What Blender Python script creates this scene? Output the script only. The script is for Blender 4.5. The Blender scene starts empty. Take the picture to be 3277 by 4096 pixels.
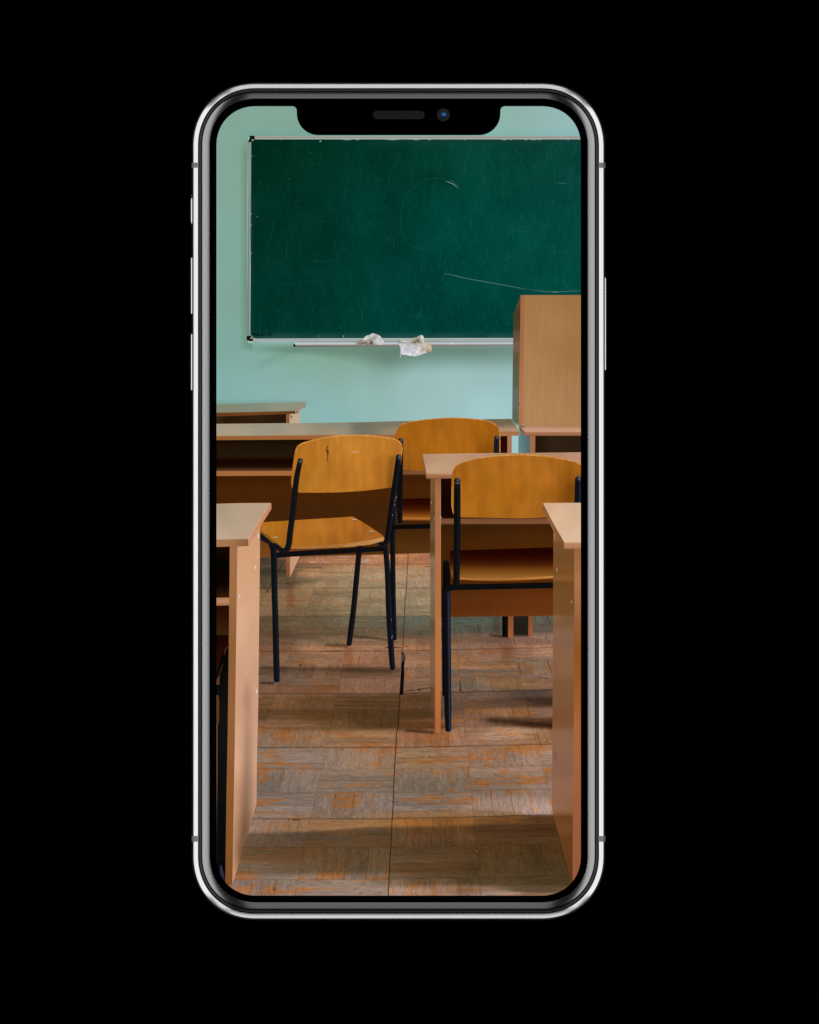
import bpy, math
import numpy as np
from mathutils import Vector
from mathutils.geometry import delaunay_2d_cdt

# ------------------------------------------------------------------ camera, world, lamps, exposure
PX = 4.3e-5                       # metres per photograph pixel on the phone's face (phone is 144 mm tall)
TOP = 179 * PX                    # height of the front glass above the black tabletop
CX, CY = 1638.5, 2048.0
sc = bpy.context.scene
C = sc.collection

cam_d = bpy.data.cameras.new('camera'); cam = bpy.data.objects.new('camera', cam_d); C.objects.link(cam)
cam.location = (0, 0, TOP + 2.0)
cam_d.sensor_fit = 'VERTICAL'; cam_d.sensor_height = 36.0
cam_d.lens = 36.0 * 2.0 / (4096 * PX)
cam_d.clip_start = 0.05; cam_d.clip_end = 50
sc.camera = cam

w = bpy.data.worlds.new('World'); sc.world = w; w.use_nodes = True
w.node_tree.nodes['Background'].inputs[0].default_value = (0, 0, 0, 1)
w.node_tree.nodes['Background'].inputs[1].default_value = 0.0
sc.view_settings.view_transform = 'Standard'
sc.view_settings.look = 'None'
sc.view_settings.exposure = 0.0
sc.view_settings.gamma = 1.0
sc.view_settings.use_curve_mapping = False
sc.cycles.max_bounces = 4

def softbox(name, loc, sx, sy, rad):
    """area lamp of even brightness `rad`, aimed at the phone"""
    d = bpy.data.lights.new(name, 'AREA'); d.shape = 'RECTANGLE'; d.size = sx; d.size_y = sy
    d.energy = rad * math.pi * sx * sy
    o = bpy.data.objects.new(name, d); C.objects.link(o); o.location = loc
    o.rotation_euler = (Vector((0, 0, 0)) - Vector(loc)).to_track_quat('-Z', 'Y').to_euler()
    return o
for s in (-1, 1):
    softbox('softbox_side', (s * 0.60, 0, 0.38), 1.06, 0.36, 0.92)
    softbox('fill_high_side', (s * 0.50, 0, 0.70), 1.90, 0.24, 0.90)  # added lamps that brighten the sides of the glass rim
    softbox('softbox_end', (0, s * 0.74, 0.40), 0.62, 0.24, 0.74)
    softbox('fill_overhead', (0, s * 0.36, 0.66), 0.20, 0.40, 0.28)  # added dim lamps, put grey into the rim's top and bottom
    for t_ in (-1, 1):
        softbox('fill_corner', (s * 0.50, t_ * 0.62, 0.42), 0.46, 0.20, 0.17)  # added dim lamps that grey the frame's corner reflections

# ------------------------------------------------------------------ helpers
OX, OY = 1594.5, 2005.0           # the phone's centre in photograph pixels
phone = bpy.data.objects.new('smartphone', None); C.objects.link(phone)
phone.empty_display_size = 0.02
phone.location = ((OX - CX) * PX, (CY - OY) * PX, 0)
phone['label'] = 'smartphone with polished steel frame and notched screen showing a classroom, lying on black'
phone['category'] = 'smartphone'

def lin(c):
    c = np.clip(np.asarray(c, float) / 255.0, 0, 1)
    return np.where(c <= 0.04045, c / 12.92, ((c + 0.055) / 1.055) ** 2.4)

def loc3(x, y, z):
    x = np.asarray(x, float); y = np.asarray(y, float)
    return np.stack([(x - OX) * PX, (OY - y) * PX, np.broadcast_to(z, x.shape)], -1)

def link(name, me, mat, parent, label=None):
    o = bpy.data.objects.new(name, me); C.objects.link(o)
    if mat: me.materials.append(mat)
    o.parent = parent
    if label: o['label'] = label
    return o

def principled(name, col, metal=0.0, rough=0.4, spec=0.5):
    m = bpy.data.materials.new(name); m.use_nodes = True
    b = m.node_tree.nodes['Principled BSDF']
    b.inputs['Base Color'].default_value = (*col, 1); b.inputs['Metallic'].default_value = metal
    b.inputs['Roughness'].default_value = rough; b.inputs['Specular IOR Level'].default_value = spec
    nt = m.node_tree
    # a breath of uneven polish
    n = nt.nodes.new('ShaderNodeTexNoise'); n.inputs['Scale'].default_value = 900; n.inputs['Detail'].default_value = 2
    tc = nt.nodes.new('ShaderNodeTexCoord'); nt.links.new(tc.outputs['Object'], n.inputs['Vector'])
    mr = nt.nodes.new('ShaderNodeMapRange'); mr.inputs['To Min'].default_value = rough * 0.98; mr.inputs['To Max'].default_value = rough * 1.02
    nt.links.new(n.outputs['Fac'], mr.inputs['Value']); nt.links.new(mr.outputs[0], b.inputs['Roughness'])
    return m

_pm = {}
def pix(kind='fine', ang=0.0, amp=0.06, across=7.0, along=160.0, mott=0.04):
    """the lit display: emission of the picture's colour with grain. across / along = grain period in photo pixels"""
    key = (kind, ang, amp, across, along, mott)
    if key in _pm: return _pm[key]
    m = bpy.data.materials.new('screen_pixels_' + kind); m.use_nodes = True
    nt = m.node_tree; nt.nodes.clear(); N = nt.nodes.new; L = nt.links.new
    out = N('ShaderNodeOutputMaterial'); em = N('ShaderNodeEmission'); L(em.outputs[0], out.inputs[0])
    at = N('ShaderNodeAttribute'); at.attribute_name = 'Col'
    tc = N('ShaderNodeTexCoord')
    def noise(px_x, px_y, detail, rot):
        mp = N('ShaderNodeMapping'); mp.vector_type = 'POINT'
        mp2 = N('ShaderNodeMapping')
        mp.inputs['Rotation'].default_value = (0, 0, -rot)
        L(tc.outputs['Object'], mp.inputs['Vector']); L(mp.outputs[0], mp2.inputs['Vector'])
        mp2.inputs['Scale'].default_value = (1 / (px_x * PX), 1 / (px_y * PX), 0)
        n = N('ShaderNodeTexNoise'); n.inputs['Scale'].default_value = 1.0; n.inputs['Detail'].default_value = detail
        n.inputs['Roughness'].default_value = 0.6
        L(mp2.outputs[0], n.inputs['Vector']); return n.outputs['Fac']
    def amped(f, a):                       # 1 + a * (f - .5) * 4
        mm = N('ShaderNodeMath'); mm.operation = 'MULTIPLY_ADD'; L(f, mm.inputs[0])
        mm.inputs[1].default_value = a * 4; mm.inputs[2].default_value = 1 - a * 2; return mm.outputs[0]
    if kind == 'fine': a = amped(noise(across, across, 2, 0), amp)
    else: a = amped(noise(along, across, 3, ang), amp)     # grain runs along +x rotated by ang
    b = amped(noise(90, 90, 2, 0), mott)
    g = amped(noise(4.5, 4.5, 1, 0.4), 0.022)
    m1 = N('ShaderNodeMath'); m1.operation = 'MULTIPLY'; L(a, m1.inputs[0]); L(b, m1.inputs[1])
    m2 = N('ShaderNodeMath'); m2.operation = 'MULTIPLY'; L(m1.outputs[0], m2.inputs[0]); L(g, m2.inputs[1])
    L(at.outputs['Color'], em.inputs['Color']); L(m2.outputs[0], em.inputs['Strength'])
    _pm[key] = m
    return m
H = 0.0; V = math.pi / 2
WOODV = lambda amp=0.055, **k: pix('wood', V, amp, **k)
WOODH = lambda amp=0.055, **k: pix('wood', H, amp, **k)

class Layer:
    z = TOP - 25 * PX
def nextz():
    Layer.z += 0.15 * PX
    return Layer.z

def mesh_from(name, xy, z, faces, cols, mat, parent, label=None):
    v = loc3(xy[:, 0], xy[:, 1], z)
    me = bpy.data.meshes.new(name)
    me.from_pydata(v.tolist(), [], faces if isinstance(faces, list) else faces.tolist())
    a = me.color_attributes.new('Col', 'FLOAT_COLOR', 'POINT')
    c = np.ones((len(xy), 4)); c[:, :3] = lin(cols)
    a.data.foreach_set('color', c.ravel().astype(np.float32))
    me.update()
    return link(name, me, mat, parent, label)

def inside(px, py, poly):
    n = len(poly); r = np.zeros(px.shape, bool); j = n - 1
    for i in range(n):
        xi, yi = poly[i]; xj, yj = poly[j]
        if yi != yj:
            c = ((yi > py) != (yj > py)) & (px < (xj - xi) * (py - yi) / (yj - yi) + xi)
            r ^= c
        j = i
    return r

def densify(pts, step):
    o = []
    for a, b in zip(pts, list(pts[1:]) + [pts[0]]):
        n = max(1, int(math.hypot(b[0] - a[0], b[1] - a[1]) / step))
        for k in range(n): o.append((a[0] + (b[0] - a[0]) * k / n, a[1] + (b[1] - a[1]) * k / n))
    return o

def triangulate(pts, step, hole=None):
    b = densify(pts, step)
    P = np.array(b)
    x0, y0 = P.min(0); x1, y1 = P.max(0)
    gx, gy = np.meshgrid(np.arange(x0 + step / 2, x1, step), np.arange(y0 + step / 2, y1, step))
    gx = gx.ravel() + 1e-3 * np.sin(gy.ravel()); gy = gy.ravel()
    k = inside(gx, gy, b); gx, gy = gx[k], gy[k]
    if len(gx):
        keep = np.ones(len(gx), bool)
        for s in range(0, len(P), 400):
            d = np.hypot(gx[:, None] - P[None, s:s + 400, 0], gy[:, None] - P[None, s:s + 400, 1]).min(1)
            keep &= d > step * 0.45
        gx, gy = gx[keep], gy[keep]
    vs = [Vector(p) for p in b] + [Vector((float(a), float(c))) for a, c in zip(gx, gy)]
    nb = len(b); es = [(i, (i + 1) % nb) for i in range(nb)]
    if hole:
        h0 = len(vs); vs += [Vector(p) for p in hole]; nh = len(hole)
        es += [(h0 + i, h0 + (i + 1) % nh) for i in range(nh)]
    ov, oe, of, *_ = delaunay_2d_cdt(vs, es, [], 1, 1e-5)
    xy = np.array([(v.x, v.y) for v in ov]); f = np.array([list(t) for t in of])
    if hole:
        c = xy[f].mean(1); f = f[~inside(c[:, 0], c[:, 1], hole)]
    # face up (+z): photo y runs down, so flip when the photo-space area is positive
    a = xy[f]; ar = (a[:, 1, 0] - a[:, 0, 0]) * (a[:, 2, 1] - a[:, 0, 1]) - (a[:, 2, 0] - a[:, 0, 0]) * (a[:, 1, 1] - a[:, 0, 1])
    f[ar > 0] = f[ar > 0][:, ::-1]
    return xy, f

def area(name, pts, paint, mat, parent, step=10, label=None, z=None):
    xy, f = triangulate(pts, step)
    cols = paint(xy[:, 0], xy[:, 1]) if callable(paint) else np.tile(np.array(paint, float), (len(xy), 1))
    return mesh_from(name, xy, nextz() if z is None else z, f, cols, mat, parent, label)

def grid(name, x0, x1, y0, y1, step, paint, mat, parent, label=None):
    nx = int((x1 - x0) / step) + 1; ny = int((y1 - y0) / step) + 1
    gx, gy = np.meshgrid(np.linspace(x0, x1, nx), np.linspace(y0, y1, ny))
    x = gx.ravel(); y = gy.ravel()
    i = np.arange(nx * ny).reshape(ny, nx)
    f = np.stack([i[:-1, :-1], i[1:, :-1], i[1:, 1:], i[:-1, 1:]], -1).reshape(-1, 4)
    return mesh_from(name, np.stack([x, y], -1), nextz(), f, paint(x, y), mat, parent, label)

def multi(name, pieces, mat, parent, label=None):
    """several areas of ONE part merged in one mesh; pieces = [(pts, paint, step)]"""
    XY, F, K, Z, n = [], [], [], [], 0
    for pts, paint, step in pieces:
        z = nextz()
        if isinstance(pts, tuple) and pts[0] == 'tube': xy, f, cols = pts[1]
        else:
            xy, f = triangulate(pts, step); f = f.tolist()
            cols = paint(xy[:, 0], xy[:, 1]) if callable(paint) else np.tile(np.array(paint, float), (len(xy), 1))
        XY.append(xy); F += [[i + n for i in t] for t in f]; K.append(cols); Z.append(np.full(len(xy), z)); n += len(xy)
    return mesh_from(name, np.vstack(XY), np.concatenate(Z), F, np.vstack(K), mat, parent, label)

def catmull(pts, n=8, closed=False):
    P = [np.array(p, float) for p in pts]; o = []
    m = len(P); rng = range(m) if closed else range(m - 1)
    for i in rng:
        p1 = P[i]; p2 = P[(i + 1) % m]
        p0 = P[i - 1] if (i > 0 or closed) else 2 * p1 - p2
        p3 = P[(i + 2) % m] if (i + 2 < m or closed) else 2 * p2 - p1
        for k in range(n):
            t = k / n
            o.append(tuple(0.5 * ((2 * p1) + (p2 - p0) * t + (2 * p0 - 5 * p1 + 4 * p2 - p3) * t * t + (3 * p1 - p0 - 3 * p2 + p3) * t ** 3)))
    if not closed: o.append(tuple(P[-1]))
    return o

def resample(pts, step):
    P = np.array(pts, float); d = np.r_[0, np.cumsum(np.hypot(*np.diff(P, axis=0).T))]
    n = max(2, int(d[-1] / step) + 1); t = np.linspace(0, d[-1], n)
    return np.stack([np.interp(t, d, P[:, k]) for k in range(P.shape[1])], -1), t, d[-1]

def tube_data(path, width, shade, round0=True, round1=True, step=5, smooth=True):
    """flat picture of a round bar. width number or per-node list; shade(u, s, x, y)->colour, u -1..1 across"""
    W = width if hasattr(width, '__len__') else [width] * len(path)
    p = [(a[0], a[1], ww) for a, ww in zip(path, W)]
    p = catmull(p, 8) if (smooth and len(p) > 2) else p
    Q, t, L = resample(p, step)
    cap = []
    D = np.gradient(Q[:, :2], axis=0); D /= np.maximum(np.hypot(D[:, 0], D[:, 1]), 1e-9)[:, None]
    rows = []
    r0 = Q[0, 2] / 2; r1 = Q[-1, 2] / 2
    if round0:
        for a in np.linspace(0.02, math.pi / 2, 7)[:-1]:
            rows.append((Q[0, :2] - D[0] * r0 * math.cos(a), D[0], r0 * math.sin(a), 0))
    for q, d, tt in zip(Q, D, t): rows.append((q[:2], d, q[2] / 2, tt))
    if round1:
        for a in np.linspace(math.pi / 2, 0.02, 7)[1:]:
            rows.append((Q[-1, :2] + D[-1] * r1 * 0.8 * math.cos(a), D[-1], r1 * math.sin(a), L))
    U = np.array([-1, -.8, -.6, -.4, -.2, 0, .2, .4, .6, .8, 1]); m = len(U)
    xy, cols = [], []
    for c, d, r, tt in rows:
        nrm = np.array([-d[1], d[0]])
        if abs(nrm[0]) >= abs(nrm[1]):
            if nrm[0] < 0: nrm = -nrm              # u grows to the right
        elif nrm[1] < 0: nrm = -nrm                # or downwards on level bars
        for u in U: xy.append(c + nrm * r * u); cols.append(shade(u, tt / L, c[0], c[1]))
    f = []
    for i in range(len(rows) - 1):
        for k in range(m - 1): f.append([i * m + k, i * m + k + 1, (i + 1) * m + k + 1, (i + 1) * m + k])
    return np.array(xy), f, np.array(cols, float)

def tube(*a, **k): return ('tube', tube_data(*a, **k))
def stroke(path, wpx, col, fade=None, step=6, smooth=True):
    W = [wpx * 0.3] + [wpx] * (len(path) - 2) + [wpx * 0.3] if len(path) > 2 else [wpx] * 2
    def sh(u, s, x, y):
        c = np.array(col, float)
        return c
    return ('tube', tube_data(path, W, sh, False, False, step, smooth))

# ---- paint helpers (colours are the display's sRGB values)
def ramp(p0, p1, stops):
    p0 = np.array(p0, float); d = np.array(p1, float) - p0; L2 = (d ** 2).sum()
    ts = [s[0] for s in stops]; cs = np.array([s[1] for s in stops], float)
    def f(x, y):
        t = ((x - p0[0]) * d[0] + (y - p0[1]) * d[1]) / L2
        return np.stack([np.interp(t, ts, cs[:, k]) for k in range(3)], -1)
    return f
def field(pts, ax=1.0, ay=1.0, p=3.5, soft=10.0):
    P = np.array([q[:2] for q in pts], float); K = np.array([q[2] for q in pts], float)
    def f(x, y):
        d = ((x[:, None] - P[None, :, 0]) * ax) ** 2 + ((y[:, None] - P[None, :, 1]) * ay) ** 2 + soft ** 2
        wt = d ** (-p / 2); wt /= wt.sum(1)[:, None]
        return wt @ K
    return f
def sstep(a, b, x):
    t = np.clip((x - a) / (b - a), 0, 1); return t * t * (3 - 2 * t)      # b < a gives the falling step
def over(base, col, mask):
    def f(x, y):
        m = np.clip(mask(x, y), 0, 1)[:, None]; c = col(x, y) if callable(col) else np.array(col, float)
        return base(x, y) * (1 - m) + c * m
    return f
def shade_by(base, mult):
    return lambda x, y: base(x, y) * mult(x, y)[:, None]
def blob(cx, cy, rx, ry, k=1.0): return lambda x, y: k * np.exp(-((x - cx) / rx) ** 2 - ((y - cy) / ry) ** 2)

def hash2(a, b, s=0):
    v = np.sin(a * 127.1 + b * 311.7 + s * 74.7) * 43758.5453; return v - np.floor(v)
def vnoise(x, y, s=0):
    xi, yi = np.floor(x), np.floor(y); fx, fy = x - xi, y - yi; fx = fx * fx * (3 - 2 * fx); fy = fy * fy * (3 - 2 * fy)
    a = hash2(xi, yi, s); b = hash2(xi + 1, yi, s); c = hash2(xi, yi + 1, s); d = hash2(xi + 1, yi + 1, s)
    return (a * (1 - fx) + b * fx) * (1 - fy) + (c * (1 - fx) + d * fx) * fy
def fbm(x, y, o=4, s=0):
    r = 0; a = 0.5; t = 0
    for k in range(o): r = r + a * vnoise(x * 2 ** k, y * 2 ** k, s + k * 7); t += a; a *= 0.55
    return r / t

def box(x0, y0, x1, y1): return [(x0, y0), (x1, y0), (x1, y1), (x0, y1)]

# ------------------------------------------------------------------ the black tabletop
me = bpy.data.meshes.new('tabletop')
me.from_pydata([(-3, -3, 0), (3, -3, 0), (3, 3, 0), (-3, 3, 0)], [], [(0, 1, 2, 3)])
t = bpy.data.objects.new('tabletop', me); C.objects.link(t); t['kind'] = 'structure'
t['label'] = 'plain matt black surface all around and under the phone'
me.materials.append(principled('matt_black', (0, 0, 0), 0, 1.0, 0.0))

# ------------------------------------------------------------------ phone body
L0, T0, R0, B0 = 766.7, 328.0, 2422.3, 3682.6
def outline(l, tt, r, b, rad, n=28, p=2.12):
    x0, y0, x1, y1 = L0 + l, T0 + tt, R0 - r, B0 - b
    o = []
    for cx, cy, sx, sy, a0 in ((x1 - rad, y0 + rad, 1, -1, 90), (x1 - rad, y1 - rad, 1, 1, 0), (x0 + rad, y1 - rad, -1, 1, 90), (x0 + rad, y0 + rad, -1, -1, 0)):
        for k in range(n + 1):
            a = math.radians(a0 + (-90 if a0 else 90) * k / n)
            ca, sa = abs(math.cos(a)), abs(math.sin(a))
            o.append((cx + sx * rad * ca ** (2 / p), cy + sy * rad * sa ** (2 / p)))
    return o
def rings(name, specs, mat, parent, close_bottom=False, label=None, smooth=True):
    vs, fs = [], []
    for (ins, z) in specs:
        l, tt, r, b = ins if hasattr(ins, '__len__') else (ins,) * 4
        rad = 258 - (l + tt) / 2
        o = outline(l, tt, r, b, rad)
        vs += [tuple(v) for v in loc3([q[0] for q in o], [q[1] for q in o], z * PX)]
    n = len(outline(0, 0, 0, 0, 255))
    for i in range(len(specs) - 1):
        for k in range(n):
            a = i * n + k; b2 = i * n + (k + 1) % n
            fs.append((a, a + n, b2 + n, b2))
    if close_bottom: fs.append(tuple(range(n)))
    m = bpy.data.meshes.new(name); m.from_pydata(vs, [], fs); m.update()
    if smooth:
        m.polygons.foreach_set('use_smooth', [True] * len(m.polygons))
    return link(name, m, mat, parent, label)
def arc_profile(i0, z1, i1, n, th0, th1):
    """profile from insets i0 to i1 whose tilt goes th0 -> th1 degrees, ending at height z1"""
    pts = []; zz = z1
    for k in range(n, -1, -1):
        t_ = k / n
        ins = tuple(a + (b - a) * t_ for a, b in zip(i0, i1))
        pts.append((ins, zz))
        if k: zz -= (i1[0] - i0[0]) / n * math.tan(math.radians(th0 + (th1 - th0) * (k - 0.5) / n))
    return pts[::-1]
steel = principled('polished_steel', (0.93, 0.93, 0.92), 1.0, 0.19)
steel_dark = principled('side_steel', (0.06, 0.06, 0.06), 0.0, 0.6, 0.1)
black_gap = principled('black_gasket', (0.0, 0.0, 0.0), 0, 0.6, 0.1)
gasket = principled('satin_gasket', (0.045, 0.045, 0.045), 1.0, 0.2)
glass_rim = principled('curved_glass_rim', (0.44, 0.44, 0.44), 1.0, 0.17)
black_glass = principled('black_glass', (0, 0, 0), 0, 0.05, 0.3)
plastic = principled('antenna_plastic', (0.42, 0.42, 0.42), 0, 0.4)

I8 = (8, 7.5, 8, 9); I25 = (25.5, 24.5, 25.5, 28); I28 = (28.5, 27.5, 28.5, 31.5); I38 = (38.5, 36.5, 38.5, 42); I41 = (41, 39, 41, 44); I72 = (72, 66, 70.5, 73)
frame = rings('steel_frame', arc_profile(I8, 176, I25, 6, 33, 24), steel, phone)
zB = 176 - 17.5 * math.tan(math.radians(28.5))
rings('side_wall', [(26, 0), (8, 14), (0.5, 40), (0, 90), (0.5, 134), ((4, 3.5, 4, 4.5), 155), (I8, zB)], steel_dark, frame, True)
rings('gasket', [(I25, 176), ((26, 25, 26, 28.6), 168), (I28, 168)], black_gap, frame, smooth=False)
rings('gasket', arc_profile(I28, 177, I38, 3, 28, 24), gasket, frame)
rings('gasket', [(I38, 177), ((39, 37, 39, 42.5), 170), (I41, 170)], black_gap, frame, smooth=False)

# screen cut-out with the notch
def screen_outline():
    x0, y0, x1, y1, r = 866.4, 424.9, 2323.8, 3582.6, 158
    p = 2.1; o = []
    def corner(cx, cy, sx, sy, rev):
        q = []
        for k in range(25):
            a = math.pi / 2 * k / 24; ca, sa = abs(math.cos(a)), abs(math.sin(a))
            q.append((cx + sx * r * ca ** (2 / p), cy + sy * r * sa ** (2 / p)))
        return q[::-1] if rev else q
    def arc(cx, cy, rr, a0, a1, n=16):
        return [(cx + rr * math.cos(math.radians(a0 + (a1 - a0) * k / n)), cy + rr * math.sin(math.radians(a0 + (a1 - a0) * k / n))) for k in range(n + 1)]
    o += corner(x0 + r, y0 + r, -1, -1, False)                    # left side -> top
    o += arc(1169.5, y0 + 18, 18, -90, 0)                          # into the notch
    o += arc(1187.8 + 86, 540.6 - 86, 86, 180, 90)
    o += arc(2002 - 86, 540.6 - 86, 86, 90, 0)
    o += arc(2020.2, y0 + 18, 18, 180, 270)
    o += corner(x1 - r, y0 + r, 1, -1, True)
    o += corner(x1 - r, y1 - r, 1, 1, False)
    o += corner(x0 + r, y1 - r, -1, 1, True)
    q = [o[0]]
    for a in o[1:]:
        if math.hypot(a[0] - q[-1][0], a[1] - q[-1][1]) > 0.3: q.append(a)
    return q
hole = screen_outline()
lo = outline(*I72, 258 - 69)
q = [lo[0]]
for a in lo[1:]:
    if math.hypot(a[0] - q[-1][0], a[1] - q[-1][1]) > 0.3: q.append(a)
xy, f = triangulate(q, 60, hole)
vv = loc3(xy[:, 0], xy[:, 1], TOP).tolist(); ff = f.tolist()
n0 = len(vv); hd = loc3([a[0] for a in hole], [a[1] for a in hole], TOP).tolist() + loc3([a[0] for a in hole], [a[1] for a in hole], TOP - 26 * PX).tolist()
vv += hd; nh = len(hole)
ff += [[n0 + k, n0 + (k + 1) % nh, n0 + nh + (k + 1) % nh, n0 + nh + k] for k in range(nh)]
me = bpy.data.meshes.new('front_glass'); me.from_pydata(vv, [], ff); me.update()
glass = link('front_glass', me, black_glass, phone)
rings('glass_rim', arc_profile(I41, 179, I72, 10, 19, 11.3), glass_rim, glass)

# antenna bands: strips that follow the frame's profile, set just proud of the steel
def antenna(side, y0, y1):
    prof = [(-0.4, 100), (-0.3, 134), (4 - .6, 155.3), (8, zB + .5)] + [(q_[0][0], q_[1] + 0.6) for q_ in arc_profile(I8, 176, I25, 6, 33, 24)] + [(28, 176.4)]
    vs, fs = [], []
    for (i, z) in prof:
        x = L0 + i if side < 0 else R0 - i
        for y in (y0, y1): vs.append(tuple(loc3(np.array([x]), np.array([y]), z * PX)[0]))
    for k in range(len(prof) - 1): fs.append((2 * k, 2 * k + 1, 2 * k + 3, 2 * k + 2))
    m = bpy.data.meshes.new('antenna_band'); m.from_pydata(vs, [], fs); m.update()
    link('antenna_band', m, plastic, phone)
for s in (-1, 1):
    antenna(s, 650, 671); antenna(s, 3344, 3367)

# side buttons: rounded bars standing out of the side wall
def button(name, side, y0, y1, out, rnd):
    ny = 10; prof = [(-4, 128), (out * .55, 128), (out * .85, 120), (out, 104), (out, 84), (out * .85, 68), (out * .5, 60), (-4, 60)]
    # the polished top of the button leans outward so that it catches the lamp
    prof = [(-5, 142), (0.5, 140), (out * .35, 137.5), (out * .62, 133), (out * .85, 126), (out, 112), (out, 84), (out * .8, 68), (-5, 62)]
    ys = [(y0, .25), (y0 + rnd * .25, .7), (y0 + rnd * .6, .93), (y0 + rnd, 1), (y1 - rnd, 1), (y1 - rnd * .6, .93), (y1 - rnd * .25, .7), (y1, .25)]
    vs, fs = [], []; m_ = len(prof)
    for (y, k) in ys:
        for (o_, z) in prof:
            oo = o_ * k if o_ > 0 else o_
            x = L0 - oo if side < 0 else R0 + oo
            vs.append(tuple(loc3(np.array([x]), np.array([y]), (100 + (z - 100) * (0.6 + .4 * k)) * PX)[0]))
    for i in range(len(ys) - 1):
        for k in range(m_ - 1): fs.append((i * m_ + k, i * m_ + k + 1, (i + 1) * m_ + k + 1, (i + 1) * m_ + k))
    fs.append(tuple(range(m_))); fs.append(tuple((len(ys) - 1) * m_ + k for k in range(m_)))
    m = bpy.data.meshes.new(name); m.from_pydata(vs, [], fs); m.update()
    m.polygons.foreach_set('use_smooth', [True] * len(m.polygons))
    link(name, m, steel, phone)
button('mute_switch', -1, 779, 903, 12.5, 26)
button('volume_button', -1, 1022, 1262, 12, 12)
button('volume_button', -1, 1328, 1568, 12, 12)
button('power_button', 1, 1101, 1488, 11.5, 14)

# ear-piece grille and front camera in the notch
def capsule(x0, x1, yc, r, n=12):
    return [(x1 - r + r * math.cos(a), yc + r * math.sin(a)) for a in np.linspace(-math.pi / 2, math.pi / 2, n)] + \
           [(x0 + r + r * math.cos(a), yc + r * math.sin(a)) for a in np.linspace(math.pi / 2, 3 * math.pi / 2, n)]
gm = principled('grille_mesh', (0.05, 0.05, 0.05), 0, 0.6, 0.2)
nt = gm.node_tree; tc = nt.nodes.new('ShaderNodeTexCoord')
mp = nt.nodes.new('ShaderNodeMapping'); mp.inputs['Rotation'].default_value = (0, 0, math.pi / 4); nt.links.new(tc.outputs['Object'], mp.inputs['Vector'])
sx_ = nt.nodes.new('ShaderNodeSeparateXYZ'); nt.links.new(mp.outputs[0], sx_.inputs[0])
def tri(out):
    a = nt.nodes.new('ShaderNodeMath'); a.operation = 'MULTIPLY'; a.inputs[1].default_value = 1 / (7.8 * PX); nt.links.new(out, a.inputs[0])
    b = nt.nodes.new('ShaderNodeMath'); b.operation = 'PINGPONG'; b.inputs[1].default_value = 0.5; nt.links.new(a.outputs[0], b.inputs[0])
    c = nt.nodes.new('ShaderNodeMath'); c.operation = 'GREATER_THAN'; c.inputs[1].default_value = 0.24; nt.links.new(b.outputs[0], c.inputs[0]); return c.outputs[0]
mu = nt.nodes.new('ShaderNodeMath'); mu.operation = 'MULTIPLY'; nt.links.new(tri(sx_.outputs[0]), mu.inputs[0]); nt.links.new(tri(sx_.outputs[1]), mu.inputs[1])
mx = nt.nodes.new('ShaderNodeMix'); mx.data_type = 'RGBA'; mx.inputs[6].default_value = (0.022, 0.022, 0.023, 1); mx.inputs[7].default_value = (0, 0, 0, 1)
nt.links.new(mu.outputs[0], mx.inputs[0]); nt.links.new(mx.outputs[2], nt.nodes['Principled BSDF'].inputs['Base Color'])
xy, f = triangulate(capsule(1492, 1699.5, 459.7, 17), 12)
me = bpy.data.meshes.new('speaker_grille'); me.from_pydata(loc3(xy[:, 0], xy[:, 1], TOP + 0.5 * PX).tolist(), [], f.tolist()); me.update()
link('speaker_grille', me, gm, phone)
def dome(name, cx, cy, r0, z0, hgt, mat, parent, n=40, rings_=6, col=None):
    vs = [tuple(loc3(np.array([cx]), np.array([cy]), (z0 + hgt) * PX)[0])]; fs = []
    for i in range(1, rings_ + 1):
        rr = r0 * i / rings_; zz = z0 + hgt * (1 - (i / rings_) ** 2)
        for k in range(n):
            a = 2 * math.pi * k / n; vs.append(tuple(loc3(np.array([cx + rr * math.cos(a)]), np.array([cy - rr * math.sin(a)]), zz * PX)[0]))
    for k in range(n): fs.append((0, 1 + k, 1 + (k + 1) % n))
    for i in range(rings_ - 1):
        for k in range(n): a = 1 + i * n + k; b = 1 + i * n + (k + 1) % n; fs.append((a, a + n, b + n, b))
    m = bpy.data.meshes.new(name); m.from_pydata(vs, [], fs); m.update()
    m.polygons.foreach_set('use_smooth', [True] * len(m.polygons))
    if col is not None:
        P = np.array([v[:2] for v in vs]); x = P[:, 0] / PX + OX; y = OY - P[:, 1] / PX
        a = m.color_attributes.new('Col', 'FLOAT_COLOR', 'POINT'); c = np.ones((len(vs), 4)); c[:, :3] = col(x, y)
        a.data.foreach_set('color', c.ravel().astype(np.float32))
    return link(name, m, mat, parent)
fc = dome('front_camera', 1773.6, 459.4, 26, 179.3, 0.6, principled('camera_ring', (0.022, 0.022, 0.022), 0, 0.5, 0.2), phone)
lm = principled('lens_coating_reflection', (0.1, 0.3, 0.8), 0, 0.2, 0.3)
at = lm.node_tree.nodes.new('ShaderNodeAttribute'); at.attribute_name = 'Col'
lm.node_tree.links.new(at.outputs['Color'], lm.node_tree.nodes['Principled BSDF'].inputs['Base Color'])
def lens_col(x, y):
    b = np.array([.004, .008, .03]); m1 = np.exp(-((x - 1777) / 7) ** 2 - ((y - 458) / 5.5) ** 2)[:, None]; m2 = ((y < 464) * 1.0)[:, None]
    return b + m2 * np.array([.015, .045, .12]) + m1 * np.array([.06, .36, 1.1]) * .9  # blue reflection painted into the coating's colour
dome('lens', 1773.6, 459.4, 13, 180.2, 1.5, lm, fc, col=lambda x, y: np.clip(lens_col(x, y), 0, 1))

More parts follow.
